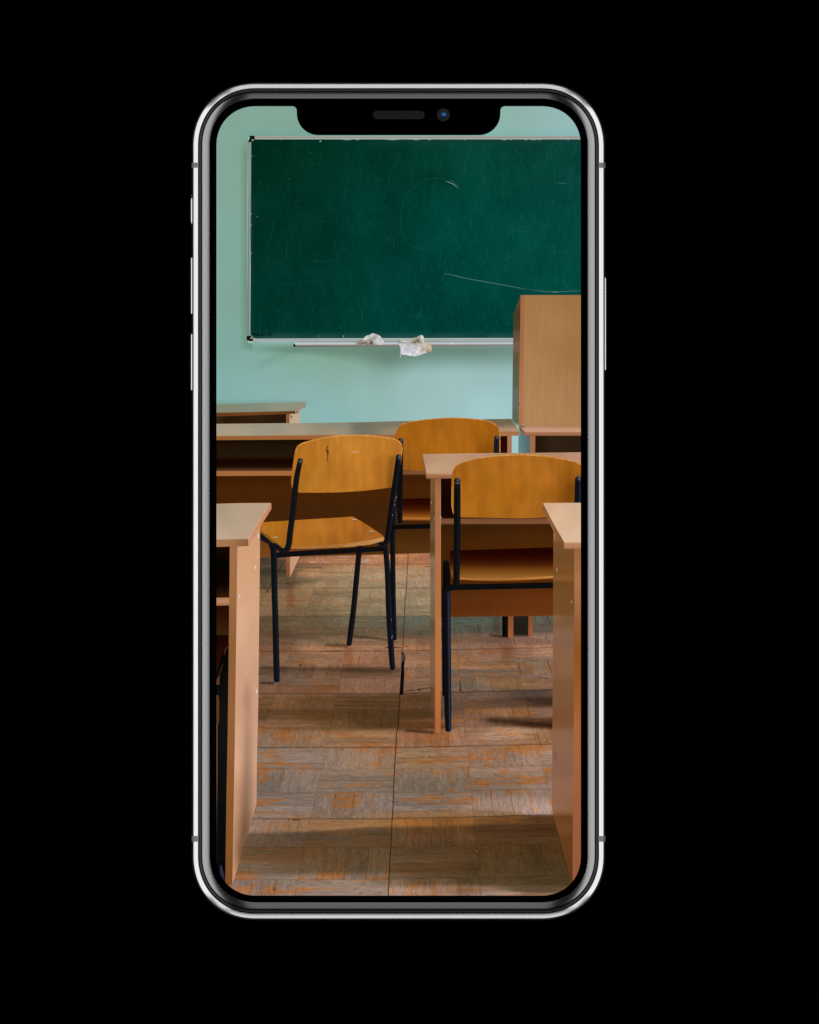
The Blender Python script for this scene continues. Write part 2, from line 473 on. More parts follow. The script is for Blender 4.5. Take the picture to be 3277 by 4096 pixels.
# =================================================================== WHAT THE DISPLAY SHOWS
# ------------------------------------------------------------------ display panel = the pale green wall
wallf = field([(880, 440, (130, 165, 150)), (1150, 450, (129, 166, 150)), (2050, 460, (142, 180, 170)), (2280, 500, (148, 184, 182)), (900, 700, (130, 166, 150)),
    (900, 1000, (128, 168, 154)), (940, 1200, (127, 165, 152)), (900, 1400, (126, 168, 157)), (900, 1560, (133, 175, 168)), (1000, 1600, (135, 178, 172)),
    (1200, 1480, (134, 172, 160)), (1200, 1580, (140, 180, 176)), (1350, 1480, (135, 170, 156)), (1500, 1480, (138, 172, 160)), (1450, 1580, (146, 186, 180)), (1650, 1560, (152, 188, 184)),
    (1850, 1530, (155, 192, 190)), (1950, 1480, (152, 186, 184)), (1950, 1640, (164, 202, 205)), (2055, 1780, (160, 198, 200)), (1700, 1660, (156, 192, 190)), (1300, 1660, (138, 182, 180)), (900, 1610, (130, 176, 170))], soft=60, p=3)
def wall_mult(x, y):
    m = np.ones_like(x)
    m *= 1 - 0.13 * sstep(950, 990, x) * (x < 1010) * sstep(530, 620, y) * (1 - sstep(1385, 1410, y))  # painted shadow strip beside the board's left frame
    s = sstep(1370, 1392, y) * (1 - sstep(1395, 1400 + 85 * sstep(1100, 1700, x) + 20, y))     # shadow of board and tray
    left = sstep(1000, 1220, x + (y - 1390) * 1.3)
    s = s * sstep(985, 1030, x)
    m *= 1 - 0.17 * s * (0.35 + 0.65 * left)
    m *= 1 - 0.10 * np.exp(-((x - 1560) / 90) ** 2 - ((y - 1445) / 45) ** 2) - 0.12 * np.exp(-((x - 1800) / 300) ** 2 - ((y - 1400) / 45) ** 2)
    d = (y - 1398) * 2.2 + (x - 1180)
    m *= 1 - 0.05 * np.exp(-((d + 5) / 45) ** 2) * sstep(1385, 1405, y) * sstep(980, 1060, x) * (1 - sstep(1190, 1240, x))
    m *= 1 - 0.07 * sstep(1590, 1612, y) * (1 - sstep(1612, 1640, y)) * (x < 1230)
    m *= 1 + 0.05 * np.exp(-((y - 1365) / 12) ** 2) * (x < 985) * 0
    return m
def wallp(x, y):
    c = wallf(x, y) * wall_mult(x, y)[:, None]
    m = (0.8 * sstep(508, 540, y) * (y < 545) * sstep(960, 1010, x))[:, None]  # bluish shadow painted above the board's top rail
    c = c * (1 - m) + c * np.array([.90, .99, 1.0]) * m
    g = (sstep(1372, 1385, y) * (1 - sstep(1400, 1510, y)) * sstep(960, 1150, x))[:, None] * np.array([.045, .02, .085])      # greener in the tray's shadow
    g2 = (sstep(950, 985, x) * (x < 1012) * (y > 560) * (y < 1400))[:, None] * np.array([0, -.01, .05])  # tint of the painted shadow strip by the frame
    return c * (1 - g - g2)
display = grid('display', 862, 2328, 420, 1830, 5, wallp, pix('fine', 0, 0.013, 9, 9, 0.012), phone, 'glowing screen picture of a classroom with a pale green wall')
bp = Layer.z
# the dark panel beneath everything
area('display_backing', [(a[0] + (-1 if a[0] < OX else 1) * 2.5, a[1]) for a in box(866, 425, 2324, 3583)], (3, 3, 3), pix('fine', 0, 0, 9, 9, 0), display, 400, z=TOP - 25.5 * PX)

# ------------------------------------------------------------------ parquet floor
XV, YV = 1690.0, 1170.0
illum = field([
 (1050,2240,(66,54,42)),(1100,2240,(70,58,46)),(1160,2235,(120,85,65)),(1250,2240,(172,118,84)),(1400,2240,(170,122,92)),(1500,2240,(165,118,85)),(1600,2235,(178,120,78)),(1690,2235,(165,110,80)),
 (1050,2290,(58,50,40)),(1110,2290,(68,58,44)),(1250,2290,(158,124,92)),(1400,2290,(152,125,95)),(1550,2300,(155,130,100)),(1690,2300,(155,128,102)),
 (1060,2335,(78,66,50)),(1120,2340,(88,74,56)),(1250,2345,(138,112,82)),(1450,2345,(138,120,94)),(1650,2345,(145,124,100)),
 (1060,2400,(118,94,68)),(1180,2400,(124,92,62)),(1250,2400,(126,104,78)),(1450,2400,(134,118,92)),(1650,2400,(140,124,98)),
 (1060,2450,(112,88,66)),(1250,2450,(112,94,70)),(1450,2450,(128,112,86)),(1650,2450,(134,120,95)),
 (1070,2485,(92,72,52)),(1250,2490,(104,88,66)),(1400,2490,(104,94,74)),(1550,2485,(98,92,74)),(1680,2485,(88,94,82)),
 (1080,2530,(92,70,52)),(1300,2530,(100,82,60)),(1500,2530,(98,82,62)),(1680,2525,(92,84,68)),
 (1080,2570,(98,74,58)),(1300,2570,(122,96,72)),(1500,2570,(128,98,74)),(1680,2570,(122,92,70)),
 (1080,2598,(120,82,60)),(1300,2596,(150,108,80)),(1500,2592,(152,108,80)),(1680,2590,(152,104,72)),
 (1090,2650,(122,92,68)),(1300,2650,(146,106,80)),(1500,2650,(146,102,78)),(1680,2650,(150,110,84)),
 (1090,2682,(92,70,52)),(1300,2682,(108,80,58)),(1450,2684,(96,68,48)),(1540,2686,(100,72,50)),(1680,2690,(136,100,78)),
 (1090,2720,(108,84,70)),(1300,2720,(118,90,72)),(1500,2720,(126,90,70)),(1680,2720,(132,96,76)),
 (1090,2762,(122,86,62)),(1300,2762,(120,86,64)),(1500,2762,(126,88,66)),(1680,2755,(126,92,68)),
 (1090,2810,(110,76,48)),(1300,2805,(98,66,38)),(1500,2802,(90,60,32)),(1680,2795,(90,58,32)),
 (1080,2860,(98,68,40)),(1300,2860,(88,60,32)),(1500,2860,(82,56,28)),(1700,2860,(80,52,26)),
 (1060,2905,(126,94,68)),(1200,2905,(124,90,60)),(1350,2902,(104,72,42)),(1500,2896,(84,56,28)),(1700,2900,(98,58,26)),
 (1060,2945,(134,106,86)),(1250,2945,(146,108,76)),(1500,2945,(148,106,70)),(1700,2945,(150,95,60)),(1850,2945,(148,106,80)),(2000,2945,(160,124,100)),(2190,2945,(150,102,66)),
 (1050,3040,(132,112,98)),(1250,3040,(138,112,96)),(1500,3040,(146,110,82)),(1700,3040,(148,108,70)),(1900,3040,(148,112,88)),(2190,3040,(160,120,98)),
 (1050,3150,(118,102,90)),(1400,3150,(134,110,92)),(1700,3150,(120,100,80)),(2000,3150,(134,106,84)),(2190,3150,(152,120,104)),
 (1040,3225,(126,108,96)),(1500,3225,(132,110,98)),(1700,3225,(126,108,96)),(2000,3225,(162,126,106)),(2190,3230,(180,146,134)),
 (1020,3268,(138,108,92)),(1400,3266,(138,108,84)),(1700,3262,(142,100,62)),(1950,3258,(150,108,72)),(2190,3248,(178,144,130)),
 (1010,3310,(140,110,94)),(1200,3310,(148,108,74)),(1350,3300,(148,104,64)),(1500,3290,(150,104,58)),(1650,3288,(152,92,38)),(1800,3282,(140,86,36)),(2000,3275,(120,72,30)),(2190,3275,(92,56,24)),
 (1000,3355,(96,76,56)),(1250,3345,(84,68,50)),(1400,3335,(92,72,50)),(1500,3330,(84,66,44)),(1700,3325,(94,60,30)),(2000,3315,(78,50,26)),(2190,3310,(74,46,20)),
 (990,3410,(96,74,50)),(1250,3410,(94,70,44)),(1500,3410,(90,68,44)),(1700,3400,(86,60,34)),(2000,3400,(80,54,26)),(2190,3400,(74,50,24)),
 (970,3470,(106,84,66)),(1200,3470,(96,74,52)),(1500,3470,(94,72,48)),(1700,3470,(88,66,38)),(2000,3470,(78,56,30)),(2250,3460,(70,50,26)),
 (950,3525,(132,108,94)),(1200,3525,(132,112,98)),(1400,3525,(138,118,104)),(1550,3518,(116,94,72)),(1700,3520,(96,72,46)),(1900,3520,(82,60,34)),(2200,3520,(72,54,30)),
 (1000,3575,(140,114,102)),(1250,3575,(144,120,108)),(1500,3572,(152,126,112)),(1700,3572,(152,116,94)),(1850,3565,(134,100,76)),(2000,3578,(150,122,108)),(2150,3560,(84,64,42)),(2150,3583,(130,104,84)),
 (1850,2480,(78,86,76)),(1950,2480,(78,86,78)),(2170,2480,(88,88,80)),(1850,2520,(80,80,68)),(1960,2518,(74,72,62)),(2170,2515,(96,86,76)),
 (1850,2550,(108,88,72)),(1980,2556,(106,80,66)),(2100,2556,(118,84,70)),(2180,2550,(140,112,98)),
 (1850,2600,(134,102,82)),(2000,2600,(132,92,72)),(2180,2600,(166,126,100)),(1850,2665,(138,108,86)),(2000,2660,(128,98,76)),(2180,2660,(124,104,88)),
 (1850,2690,(112,92,76)),(2050,2690,(108,90,76)),(2180,2690,(136,104,86)),(1850,2745,(112,94,78)),(2060,2735,(132,98,62)),(2180,2740,(132,92,70)),
 (1850,2785,(104,82,68)),(2180,2775,(84,66,56)),(1850,2815,(98,72,56)),(2050,2812,(86,62,46)),(2180,2805,(62,42,30)),
 (1850,2860,(122,84,68)),(2050,2850,(142,98,64)),(2180,2850,(132,98,80)),(1850,2892,(132,92,74)),(2030,2885,(96,64,38)),(2180,2898,(76,44,22)),(1880,2925,(144,104,78)),(2050,2925,(166,126,98)),
 ], ax=0.13, ay=1.0, p=4.5, soft=6)
FLOOR_REFL = [(1148, 1176, 2318, 2450, .8), (1384, 1410, 2592, 2690, .8), (1974, 1996, 2467, 2545, .9), (2010, 2052, 2580, 2660, .9), (2104, 2134, 2570, 2640, .6), (1745, 1765, 2940, 3060, .35), (1106, 1130, 2745, 2800, .3)]
FLOOR_SHADE = [([(1040, 2732), (1096, 2733)], 5, .5), ([(1040, 2670), (1200, 2676), (1400, 2680), (1566, 2685)], 7, .22), ([(1300, 2581), (1388, 2584)], 5, .35), ([(1408, 2545), (1480, 2552), (1576, 2565)], 5, .35),
    ([(1100, 2540), (1250, 2556), (1390, 2584)], 10, .12), ([(1620, 2922), (1738, 2931)], 6, .5), ([(1960, 2540), (2036, 2550)], 6, .4), ([(1950, 2880), (2060, 2888), (2215, 2902)], 9, .35)]
def floorp(x, y):
    base = illum(x, y) * np.array([1.04, 1.03, 1.02])
    g0 = base.mean(1)[:, None]; k0 = (.16 * sstep(2940, 3040, y) * (1 - sstep(3230, 3300, y)))[:, None]
    base = base + (g0 * np.array([1.03, 1.0, .97]) - base) * k0
    base = base * (1 + .05 * sstep(2250, 2300, y) * (1 - sstep(2430, 2470, y)))[:, None]
    for x0_, x1_, y0_, y1_, k_ in FLOOR_REFL:
        m = (k_ * np.exp(-((x - (x0_ + x1_) / 2) / ((x1_ - x0_) * .62)) ** 4) * sstep(y0_ - 12, y0_ + 14, y) * (1 - sstep(y1_ - 40, y1_ + 10, y)))[:, None]
        base = base * (1 - m * np.array([.08, .20, .27]))
    for pts_, w_, k_ in FLOOR_SHADE:
        px_, py_ = zip(*pts_)
        m = (k_ * np.exp(-((y - np.interp(x, px_, py_)) / w_) ** 2) * sstep(px_[0] - 12, px_[0] + 12, x) * (1 - sstep(px_[-1] - 4, px_[-1] + 6, x)))[:, None]
        base = base * (1 - m)
    m = (sstep(2050, 2058, x) * (1 - sstep(2112, 2120, x)) * (1 - sstep(2536, 2552, y)) * .86)[:, None]  # floor shadow between the legs, painted dark
    base = base * (1 - m) + np.array([26, 20, 14]) * m
    y = y + 0.024 * np.clip(x - np.interp(y, [2217, 3582], [1633, 1554]), 0, None)
    v = y - YV
    u = ((x - XV) / v + 0.0570) / 0.1545
    q_ = (1 / v - 0.000475) / 0.0000247
    bu, bv = np.floor(u), np.floor(q_); fu, fv = u - bu, q_ - bv
    vert = (np.mod(bu + bv, 2) == 1)            # strips running away from the viewer
    n = np.where(hash2(bu, bv, 5) > .3, 4, 5)
    sid = np.where(vert, np.floor(fu * 4), np.floor(fv * 4)); sf = np.where(vert, fu * 4, fv * 4) - sid
    s = bu * 8 + sid + 3; r = hash2(s, bv * 5 + vert, 1); r2 = hash2(s, bv * 5 + vert, 2); r3 = hash2(s, bv * 5 + vert, 3)
    gu = u * 4; gv = q_ * 4
    al = np.where(vert, gv, gu); ac = np.where(vert, gu, gv)
    # grain along each strip
    near0 = sstep(2500, 3000, y)
    g1 = fbm(al * 0.9 + r * 30, ac * 9 + r2 * 30, 4, 11) - .5
    g2 = fbm(al * 2.2 + r2 * 30, ac * 26, 3, 17) - .5
    g3 = fbm(al * 6 + 40, ac * 9 + 7, 3, 31) - .5
    wav = np.sin((ac * 7 + 1.6 * fbm(al * 2.2 + r * 9, ac * 1.5 + r3 * 9, 3, 53)) * 6.28) * np.where(vert, .045, .012) * near0
    tone = wav + (r - .5) * 0.12 + g1 * 0.26 + g2 * 0.20 + g3 * 0.16 + (hash2(bu, bv, 77) - .5) * .05
    lum0 = base.mean(1)
    # remains of the old orange varnish: mostly near strip ends and joints, in ragged patches
    big = fbm(u * 1.7 + 3, q_ * 1.7 + 9, 4, 23); rag = fbm(u * 4.0 + r3 * 2, q_ * 9.0 + r * 2, 4, 29)
    edge = np.minimum(sf, 1 - sf)
    k = big * 0.75 + rag * 0.55 + (r2 - .5) * 0.22 + 0.10 * (edge < .14)
    near = sstep(2350, 2950, y)
    om = sstep(0.71, 0.86, k) * (0.25 + 0.75 * near) * (1 - .45 * sstep(105, 80, lum0))
    gray = base * (1 + tone)[:, None]
    lum = base.mean(1)
    gray = gray * (1 - .14 * near[:, None]) + (gray.mean(1)[:, None] * np.array([1.05, 1.0, .97])) * (.14 * near[:, None])
    orange = (lum[:, None] * np.array([1.42, .86, .42])) * (1 + tone * .8)[:, None]
    c = gray * (1 - om[:, None] * .72) + orange * om[:, None] * .72
    # joints
    px_strip = np.where(vert, .1545 * v / 4, 0.0000247 * v * v / 4)
    dj = np.minimum(sf, 1 - sf) * px_strip
    jm = np.clip(1.25 - dj / 1.7, 0, 1) * (0.05 + .42 * (hash2(s, bv, 9) > .76)) * np.where(vert, 1, .5) * (.5 + .5 * near)
    db = np.minimum(np.minimum(fu, 1 - fu) * .1545 * v, np.minimum(fv, 1 - fv) * 0.0000247 * v * v)
    jb = np.clip(1.25 - db / 1.8, 0, 1) * (0.06 + .20 * hash2(bu, bv, 15)) * (.55 + .45 * near)
    # the wide seams between the pre-made panels
    big_v = np.abs(q_ / 3 - np.round(q_ / 3)) * 3 * 0.0000247 * v * v
    js = np.clip(1.4 - big_v / 1.8, 0, 1) * (.36 + .24 * near)
    j = np.maximum(np.maximum(jm, jb), js)
    c = c * (1 - j[:, None] * .75)
    # long open pores
    por = fbm(al * 3.5, ac * 34 + r * 50, 2, 41)
    c = c * (1 - .14 * sstep(.70, .85, por))[:, None]
    return c
floor = grid('parquet', 862, 2328, 2195, 3590, 3.2, floorp, pix('fine', 0, 0.05, 6, 6, 0.02), display)
seam = [(1633,2217),(1626,2356),(1622,2400),(1611.6,2585),(1607,2603),(1603,2680),(1600,2779),(1594,2900),(1589,2917),(1583,2992),(1570,3273),(1559,3458),(1554,3583)]
crk = []
rs = np.random.RandomState(4)
jit = [(x + rs.uniform(-1, 1), y) for x, y in catmull(seam, 8)]
W = [3.6 if y > 2780 else 2.6 for x, y in jit]
crk.append((tube(jit, W, lambda u, s, x, y: (44, 32, 24), False, False, 8, False), None, 0))
def crackpts():
    L_ = [(1607, 2606), (1607.5, 2640), (1603, 2690), (1600, 2740), (1597.5, 2780)]
    R_ = [(1614, 2780), (1615, 2740), (1618, 2700), (1617, 2664), (1622, 2632), (1617, 2610)]
    return L_ + R_
crk.append((crackpts(), lambda x, y: np.where((y < 2645)[:, None], np.array([70, 48, 38.]), np.array([14, 10, 8.])) * (1 + .8 * (fbm(x / 5, y / 5, 2, 3) - .5))[:, None], 4))
crk.append((stroke([(1607, 2606), (1605, 2650), (1601, 2720), (1598, 2778)], 1.0, (150, 138, 128)), None, 0))
for p_, w_, c_ in [([(1536, 2592), (1560, 2590), (1608, 2591)], 5, (52, 36, 28)), ([(1608, 2590), (1625, 2586), (1636, 2584)], 4, (120, 70, 40)),
    ([(1614, 2765), (1640, 2762), (1672, 2759)], 4, (40, 28, 20)), ([(1672, 2760), (1680, 2758)], 8, (30, 20, 14)), ([(1680, 2757), (1721, 2751)], 4, (70, 50, 32)),
    ([(1300, 2605), (1370, 2604)], 3, (55, 38, 28)), ([(1196, 2661), (1203, 2660), (1210, 2660)], 5, (50, 42, 36)), ([(1420, 2712), (1430, 2710), (1440, 2708)], 2, (60, 48, 40)),
    ([(1041, 2318), (1076, 2372)][::-1], 2, (40, 32, 24)), ([(1065, 2372), (1083, 2340)], 2.4, (36, 28, 20)), ([(1112, 2290), (1132, 2252)], 2.4, (24, 18, 14)), ([(1116, 2282), (1144, 2283)], 2, (24, 18, 14)),
    ([(1700, 2268), (1710, 2266), (1721, 2268)], 4, (96, 84, 72)), ([(1715, 3028), (1719, 3027)], 6, (60, 55, 55)), ([(1561, 3205), (1572, 3208)], 3, (70, 58, 50)), ([(1574, 3209), (1592, 3209)], 3, (70, 58, 50)),
    ([(1093, 3540), (1097, 3556), (1101, 3571)], 4, (60, 45, 40)), ([(1107, 3519), (1098, 3580)], 2, (70, 54, 44)), ([(1170, 3279), (1200, 3280)], 4, (60, 50, 46)), ([(1153, 3275), (1154, 3284)], 3, (56, 46, 42)),
    ([(1912, 2498), (1916, 2520), (1922, 2536)], 3, (40, 40, 34)), ([(2054, 2550), (2059, 2570), (2063, 2585)], 3, (60, 44, 36)), ([(2074, 2650), (2085, 2697)], 2.4, (62, 52, 44)), ([(2190, 2642), (2209, 2692)], 3, (56, 46, 40)),
    ([(2136, 2465), (2146, 2493)], 2.4, (45, 42, 36)), ([(2189, 2465), (2201, 2494)], 2.4, (45, 42, 36)), ([(2182, 2548), (2190, 2560)], 2.4, (70, 56, 50)), ([(2150, 2712), (2190, 2713)], 2.2, (70, 50, 38)),
    ([(2149, 2917), (2162, 2977), (2165, 2991)], 2.6, (60, 42, 32)), ([(1840, 2722), (1843, 2765)], 3.2, (34, 24, 18)), ([(1840, 2757), (1844, 2762)], 7, (24, 16, 12))]:
    crk.append((stroke(p_, w_, c_, step=5), None, 0))
for i in range(22):
    x = rs.uniform(960, 2200); y = rs.uniform(2900, 3570)
    crk.append((stroke([(x, y), (x + rs.uniform(2, 5), y + rs.uniform(-2, 2))], rs.uniform(1.6, 3), (150, 140, 134) if rs.rand() < .3 else (60, 42, 34)), None, 0))
for x, y, w_ in [(1497, 2222, 3), (1345, 2235, 2), (1390, 2230, 2), (1304, 2247, 4), (1470, 2240, 8), (1455, 2246, 6), (1250, 2247, 6)]:
    crk.append((stroke([(x - 14, y), (x, y + 1), (x + 16, y)], w_ * .8, (184, 164, 148)), None, 0))
for i in range(len(crk)):       # all cracks and specks lie in two thin layers
    pass
zc = nextz()
def flat_multi(name, pieces, mat, parent, label=None):
    XY, F, K, n = [], [], [], 0; Zs = []
    for k, (pts, paint, step) in enumerate(pieces):
        if isinstance(pts, tuple) and pts[0] == 'tube': xy, f, cols = pts[1]
        else:
            xy, f = triangulate(pts, step); f = f.tolist(); cols = paint(xy[:, 0], xy[:, 1])
        XY.append(xy); F += [[i + n for i in t_] for t_ in f]; K.append(cols); n += len(xy)
        Zs.append(np.full(len(xy), Layer.z + (k % 7) * 0.018 * PX))
    nextz()
    return mesh_from(name, np.vstack(XY), np.concatenate(Zs), F, np.vstack(K), mat, parent, label)
flat_multi('floor_crack', crk, pix('fine', 0, 0.05, 6, 6, 0), display)

# reflections on the varnish of the legs (soft reddish columns)
# ------------------------------------------------------------------ blackboard
bf = field([(1010, 570, (1, 42, 28)), (1200, 620, (0, 44, 29)), (1500, 620, (0, 52, 38)), (1800, 620, (4, 62, 48)), (2100, 640, (6, 64, 52)), (2300, 620, (8, 66, 58)),
    (1030, 900, (0, 44, 32)), (1250, 900, (0, 48, 36)), (1500, 900, (0, 56, 48)), (1800, 900, (0, 64, 54)), (2100, 900, (2, 70, 62)), (2300, 900, (4, 72, 64)),
    (1030, 1200, (0, 48, 38)), (1300, 1200, (0, 52, 44)), (1600, 1200, (0, 58, 52)), (1900, 1150, (0, 66, 58)), (2250, 1130, (2, 70, 62)), (1300, 1310, (0, 54, 42)), (1700, 1310, (0, 62, 54)), (2000, 1300, (0, 62, 54))], soft=90, p=3)
def boardp(x, y):
    c = bf(x, y)
    n = fbm(x / 160, y / 160, 4, 2) - .5
    fine_ = fbm(x / 7, y / 26, 3, 12) - .5
    c = c * (1 + .20 * n + .16 * fine_)[:, None] + np.array([2.5, 5, 6]) * (fbm(x / 60, y / 90, 3, 8) - .5)[:, None] * 2
    d = (sstep(1318, 1350, y) * (.35 + .65 * fbm(x / 45, y / 22, 3, 4)))[:, None]
    c = c * (1 - .8 * d) + np.array([48, 84, 80]) * .8 * d
    t_ = ((1 - sstep(558, 600, y)) * sstep(1300, 1700, x) * .5)[:, None]
    c = c * (1 - t_) + np.array([24, 62, 56]) * t_
    e = ((1 - sstep(1004, 1020, x)) * .5 * (y > 800))[:, None]
    return c * (1 - e) + np.array([20, 62, 60]) * e
board = grid('blackboard', 1000, 2328, 553, 1358, 5.5, boardp, pix('fine', 0, 0.05, 6, 6, 0.03), phone, 'large green blackboard hanging on the pale green wall in the screen picture')
sc_ = []
rs = np.random.RandomState(11)
def bcol(x, y, k):
    c = boardp(np.array([x]), np.array([y]))[0]; return c * (1 - k) + np.array([120, 165, 150]) * k
for i in range(1900):
    x = 1015 + (2320 - 1015) * rs.rand() ** .8; y = rs.uniform(565, 1335)
    a = rs.choice([rs.normal(1.45, .35), rs.uniform(0, 3.14)], p=[.7, .3]); L_ = rs.gamma(2.0, 15); b = rs.normal(0, .5)
    pts = [(x + L_ * t_ * math.cos(a + b * t_), y + L_ * t_ * math.sin(a + b * t_)) for t_ in (0, .33, .66, 1)]
    if any(p_[0] < 1010 or p_[1] < 560 or p_[1] > 1348 for p_ in pts): continue
    sc_.append((stroke(pts, rs.uniform(0.8, 1.7), bcol(x, y, .06 + .17 * rs.rand() ** 2), step=11), None, 0))
Q2 = lambda L: [(1600 + .429 * a, 500 + .429 * b) for a, b in L]
Q3 = lambda L: [(860 + .429 * a, 1000 + .429 * b) for a, b in L]
Q1 = lambda L: [(860 + .429 * a, 400 + .429 * b) for a, b in L]
for p_, w_, c_ in [
    (Q2([(520,555),(480,520),(400,497),(340,493),(250,508),(180,545),(110,600),(55,670),(15,780),(5,860),(15,960),(45,1050),(100,1120),(160,1150),(230,1158),(310,1145),(370,1120),(410,1090)]), 1.9, (44, 100, 86)),
    (Q2([(430,525),(455,531),(500,552),(548,586)]), 2.0, (130, 165, 155)), (Q2([(470,512),(500,530),(522,556)]), 1.6, (76, 130, 116)), (Q2([(1455,534),(1510,540),(1560,546)]), 1.8, (90, 130, 124)),
    (Q2([(408,1382),(500,1400),(640,1433),(850,1470),(1040,1504),(1180,1530)]), 1.8, (92, 134, 128)), (Q2([(1180,1530),(1330,1550),(1430,1556),(1490,1553),(1600,1548),(1690,1544)]), 1.6, (86, 134, 126)),
    (Q2([(1415,1556),(1445,1556),(1485,1555)]), 2.4, (130, 170, 162)), (Q2([(1060,1505),(1120,1530),(1180,1520),(1220,1495)]), 1.8, (70, 125, 115)),
    (Q3([(760,0),(850,70),(950,105),(1050,105),(1200,70),(1330,0)]), 1.8, (36, 96, 78)), (Q3([(1130,340),(1150,400),(1210,450),(1300,510)]), 1.8, (36, 90, 78)), (Q3([(1330,355),(1360,410),(1440,480),(1530,550)]), 1.8, (34, 88, 78)),
    (Q3([(555,142),(625,130)]), 1.8, (36, 92, 76)), (Q3([(625,0),(627,250)]), 1.6, (28, 82, 66)), (Q3([(360,300),(640,320),(1000,280),(1100,270)]), 1.5, (24, 76, 64)), (Q3([(630,205),(900,205),(1240,203)]), 1.5, (24, 80, 66)),
    (Q3([(780,468),(840,475),(868,520)]), 1.6, (34, 88, 74)), (Q3([(670,400),(680,510)]), 1.6, (34, 92, 74)), (Q3([(745,370),(758,490)]), 1.6, (34, 92, 74)), (Q3([(965,790),(975,800),(970,815)]), 3, (120, 150, 146)), (Q3([(1199,795),(1199,815)]), 3, (120, 150, 146)),
    (Q1([(850,612),(1005,577)]), 1.8, (34, 88, 66)), (Q1([(692,735),(690,830),(682,890)]), 1.8, (36, 92, 68)), (Q1([(675,680),(600,790),(550,880)]), 1.8, (34, 84, 64)), (Q1([(700,948),(860,925),(920,900)]), 1.6, (34, 84, 64)),
    (Q1([(1345,1035),(1350,1080),(1355,1130)]), 2, (60, 104, 90)), (Q1([(1380,1085),(1480,1180),(1560,1240),(1700,1300)]), 1.6, (40, 92, 78)), (Q1([(695,1060),(700,1180),(730,1300)]), 1.6, (34, 90, 70)), (Q1([(975,388),(993,380)]), 3, (150, 180, 165)),
    (Q2([(500,180),(495,250),(430,330)]), 1.6, (46, 102, 86)), (Q2([(640,180),(650,230),(630,290)]), 1.6, (50, 104, 88)), (Q2([(1100,850),(1130,870),(1190,900)]), 1.6, (50, 110, 98)), (Q2([(900,640),(1070,640)]), 1.5, (50, 110, 98)),
    (Q2([(1030,680),(1045,740)]), 1.6, (50, 104, 92)), (Q2([(1000,990),(1100,992),(1320,996)]), 1.6, (54, 114, 104)), (Q2([(1430,1250),(1600,1180),(1688,1130)]), 1.6, (54, 114, 104)), (Q2([(1515,1410),(1520,1460),(1550,1500),(1590,1490)]), 1.8, (60, 118, 108)),
    (Q2([(1560,1180),(1562,1300),(1590,1370)]), 5, (28, 88, 80)), (Q2([(580,1260),(640,1380),(680,1450)]), 1.6, (46, 104, 94)), (Q2([(810,1500),(830,1440),(870,1400)]), 1.6, (46, 104, 94))]:
    if c_[0] < 75: c_ = np.array(c_) * .40 + boardp(np.array([p_[0][0]]), np.array([p_[0][1]]))[0] * .60; w_ = 1.5
    sc_.append((stroke(p_, w_, c_, step=7), None, 0))
for x, y, r in [(1122,562,2.4),(1209,578,2.4),(1239,566,2.2),(1244,609,2.2),(1259,613,2.2),(1009,624,3.4),(1022,625,2.4),(1157,715,2.8),(1040,731,2.6),(1065,741,2.4),(1030,866,3.4),(1252,1242,2.6),(1363,1311,2.4),(1427,1298,2.4),(1812,1251,2.6),(1988,1284,2.4),(2037,1296,2.2),(1943,1305,2.6),(2222,604,2.6),(2220,1004,2.6),(1777,1347,2.4)]:
    sc_.append((stroke([(x - r * .6, y), (x, y), (x + r * .6, y)], r * 1.0, (120, 160, 145), step=2), None, 0))
flat_multi('chalk_scratch', sc_, pix('fine', 0, 0, 9, 9, 0), board)
# handwritten inventory number
num = []
def gl(path, ox): num.append((stroke([(ox + a, b) for a, b in path], 2.9, (0, 8, 6), step=2), None, 0))
gl([(1019,1332),(1015,1334),(1013,1338),(1015,1341),(1019,1338),(1021,1332),(1020,1344)], 0)
gl([(1027,1332),(1024,1336),(1024,1341),(1027,1343),(1030,1338),(1029,1333),(1027,1332)], 0)
gl([(1037,1330),(1033,1335),(1032,1341),(1035,1344),(1038,1341),(1036,1338),(1033,1339)], 0)
gl([(1041,1331),(1046,1331),(1043,1336),(1047,1339),(1045,1343),(1040,1343)], 0)
gl([(1053,1331),(1050,1335),(1050,1340),(1053,1342),(1056,1338),(1056,1333),(1053,1331)], 0)
gl([(1059,1332),(1063,1331),(1064,1334),(1060,1342),(1066,1342)], 0)
gl([(1075,1330),(1070,1330),(1069,1335),(1073,1335),(1074,1339),(1070,1342)], 0)
gl([(1083,1330),(1079,1331),(1080,1335),(1084,1340),(1082,1344),(1079,1342),(1083,1334),(1083,1330)], 0)
flat_multi('inventory_number', num, pix('fine', 0, 0, 9, 9, 0), board, 'handwritten black number 90630258 in the lower left corner of the board')

def rail(pts, p0, p1, stops): return (pts, ramp(p0, p1, stops), 4)
fr = [rail([(1018, 543), (2326, 543), (2326, 556.5), (1018, 556.5)], (0, 543), (0, 556.5), [(0, (150, 152, 146)), (.2, (168, 168, 162)), (.38, (118, 118, 114)), (.5, (165, 165, 160)), (.85, (158, 162, 155)), (1, (176, 190, 176))]),
      rail([(993.6, 568), (1005.8, 568), (1000.9, 1343), (989.2, 1343)], (991.5, 0), (1003.5, 0), [(0, (112, 138, 126)), (.2, (138, 142, 142)), (.42, (104, 108, 110)), (.6, (134, 136, 138)), (.78, (206, 212, 216)), (.92, (190, 196, 200)), (1, (90, 120, 110))]),
      rail([(1011, 1354), (1500, 1352.5), (2056, 1351.8), (2056, 1366), (1500, 1367), (1011, 1367.5)], (0, 1353), (0, 1367), [(0, (190, 204, 196)), (.12, (172, 176, 174)), (.38, (150, 154, 156)), (.55, (172, 176, 178)), (.85, (176, 182, 180)), (1, (110, 124, 118))])]
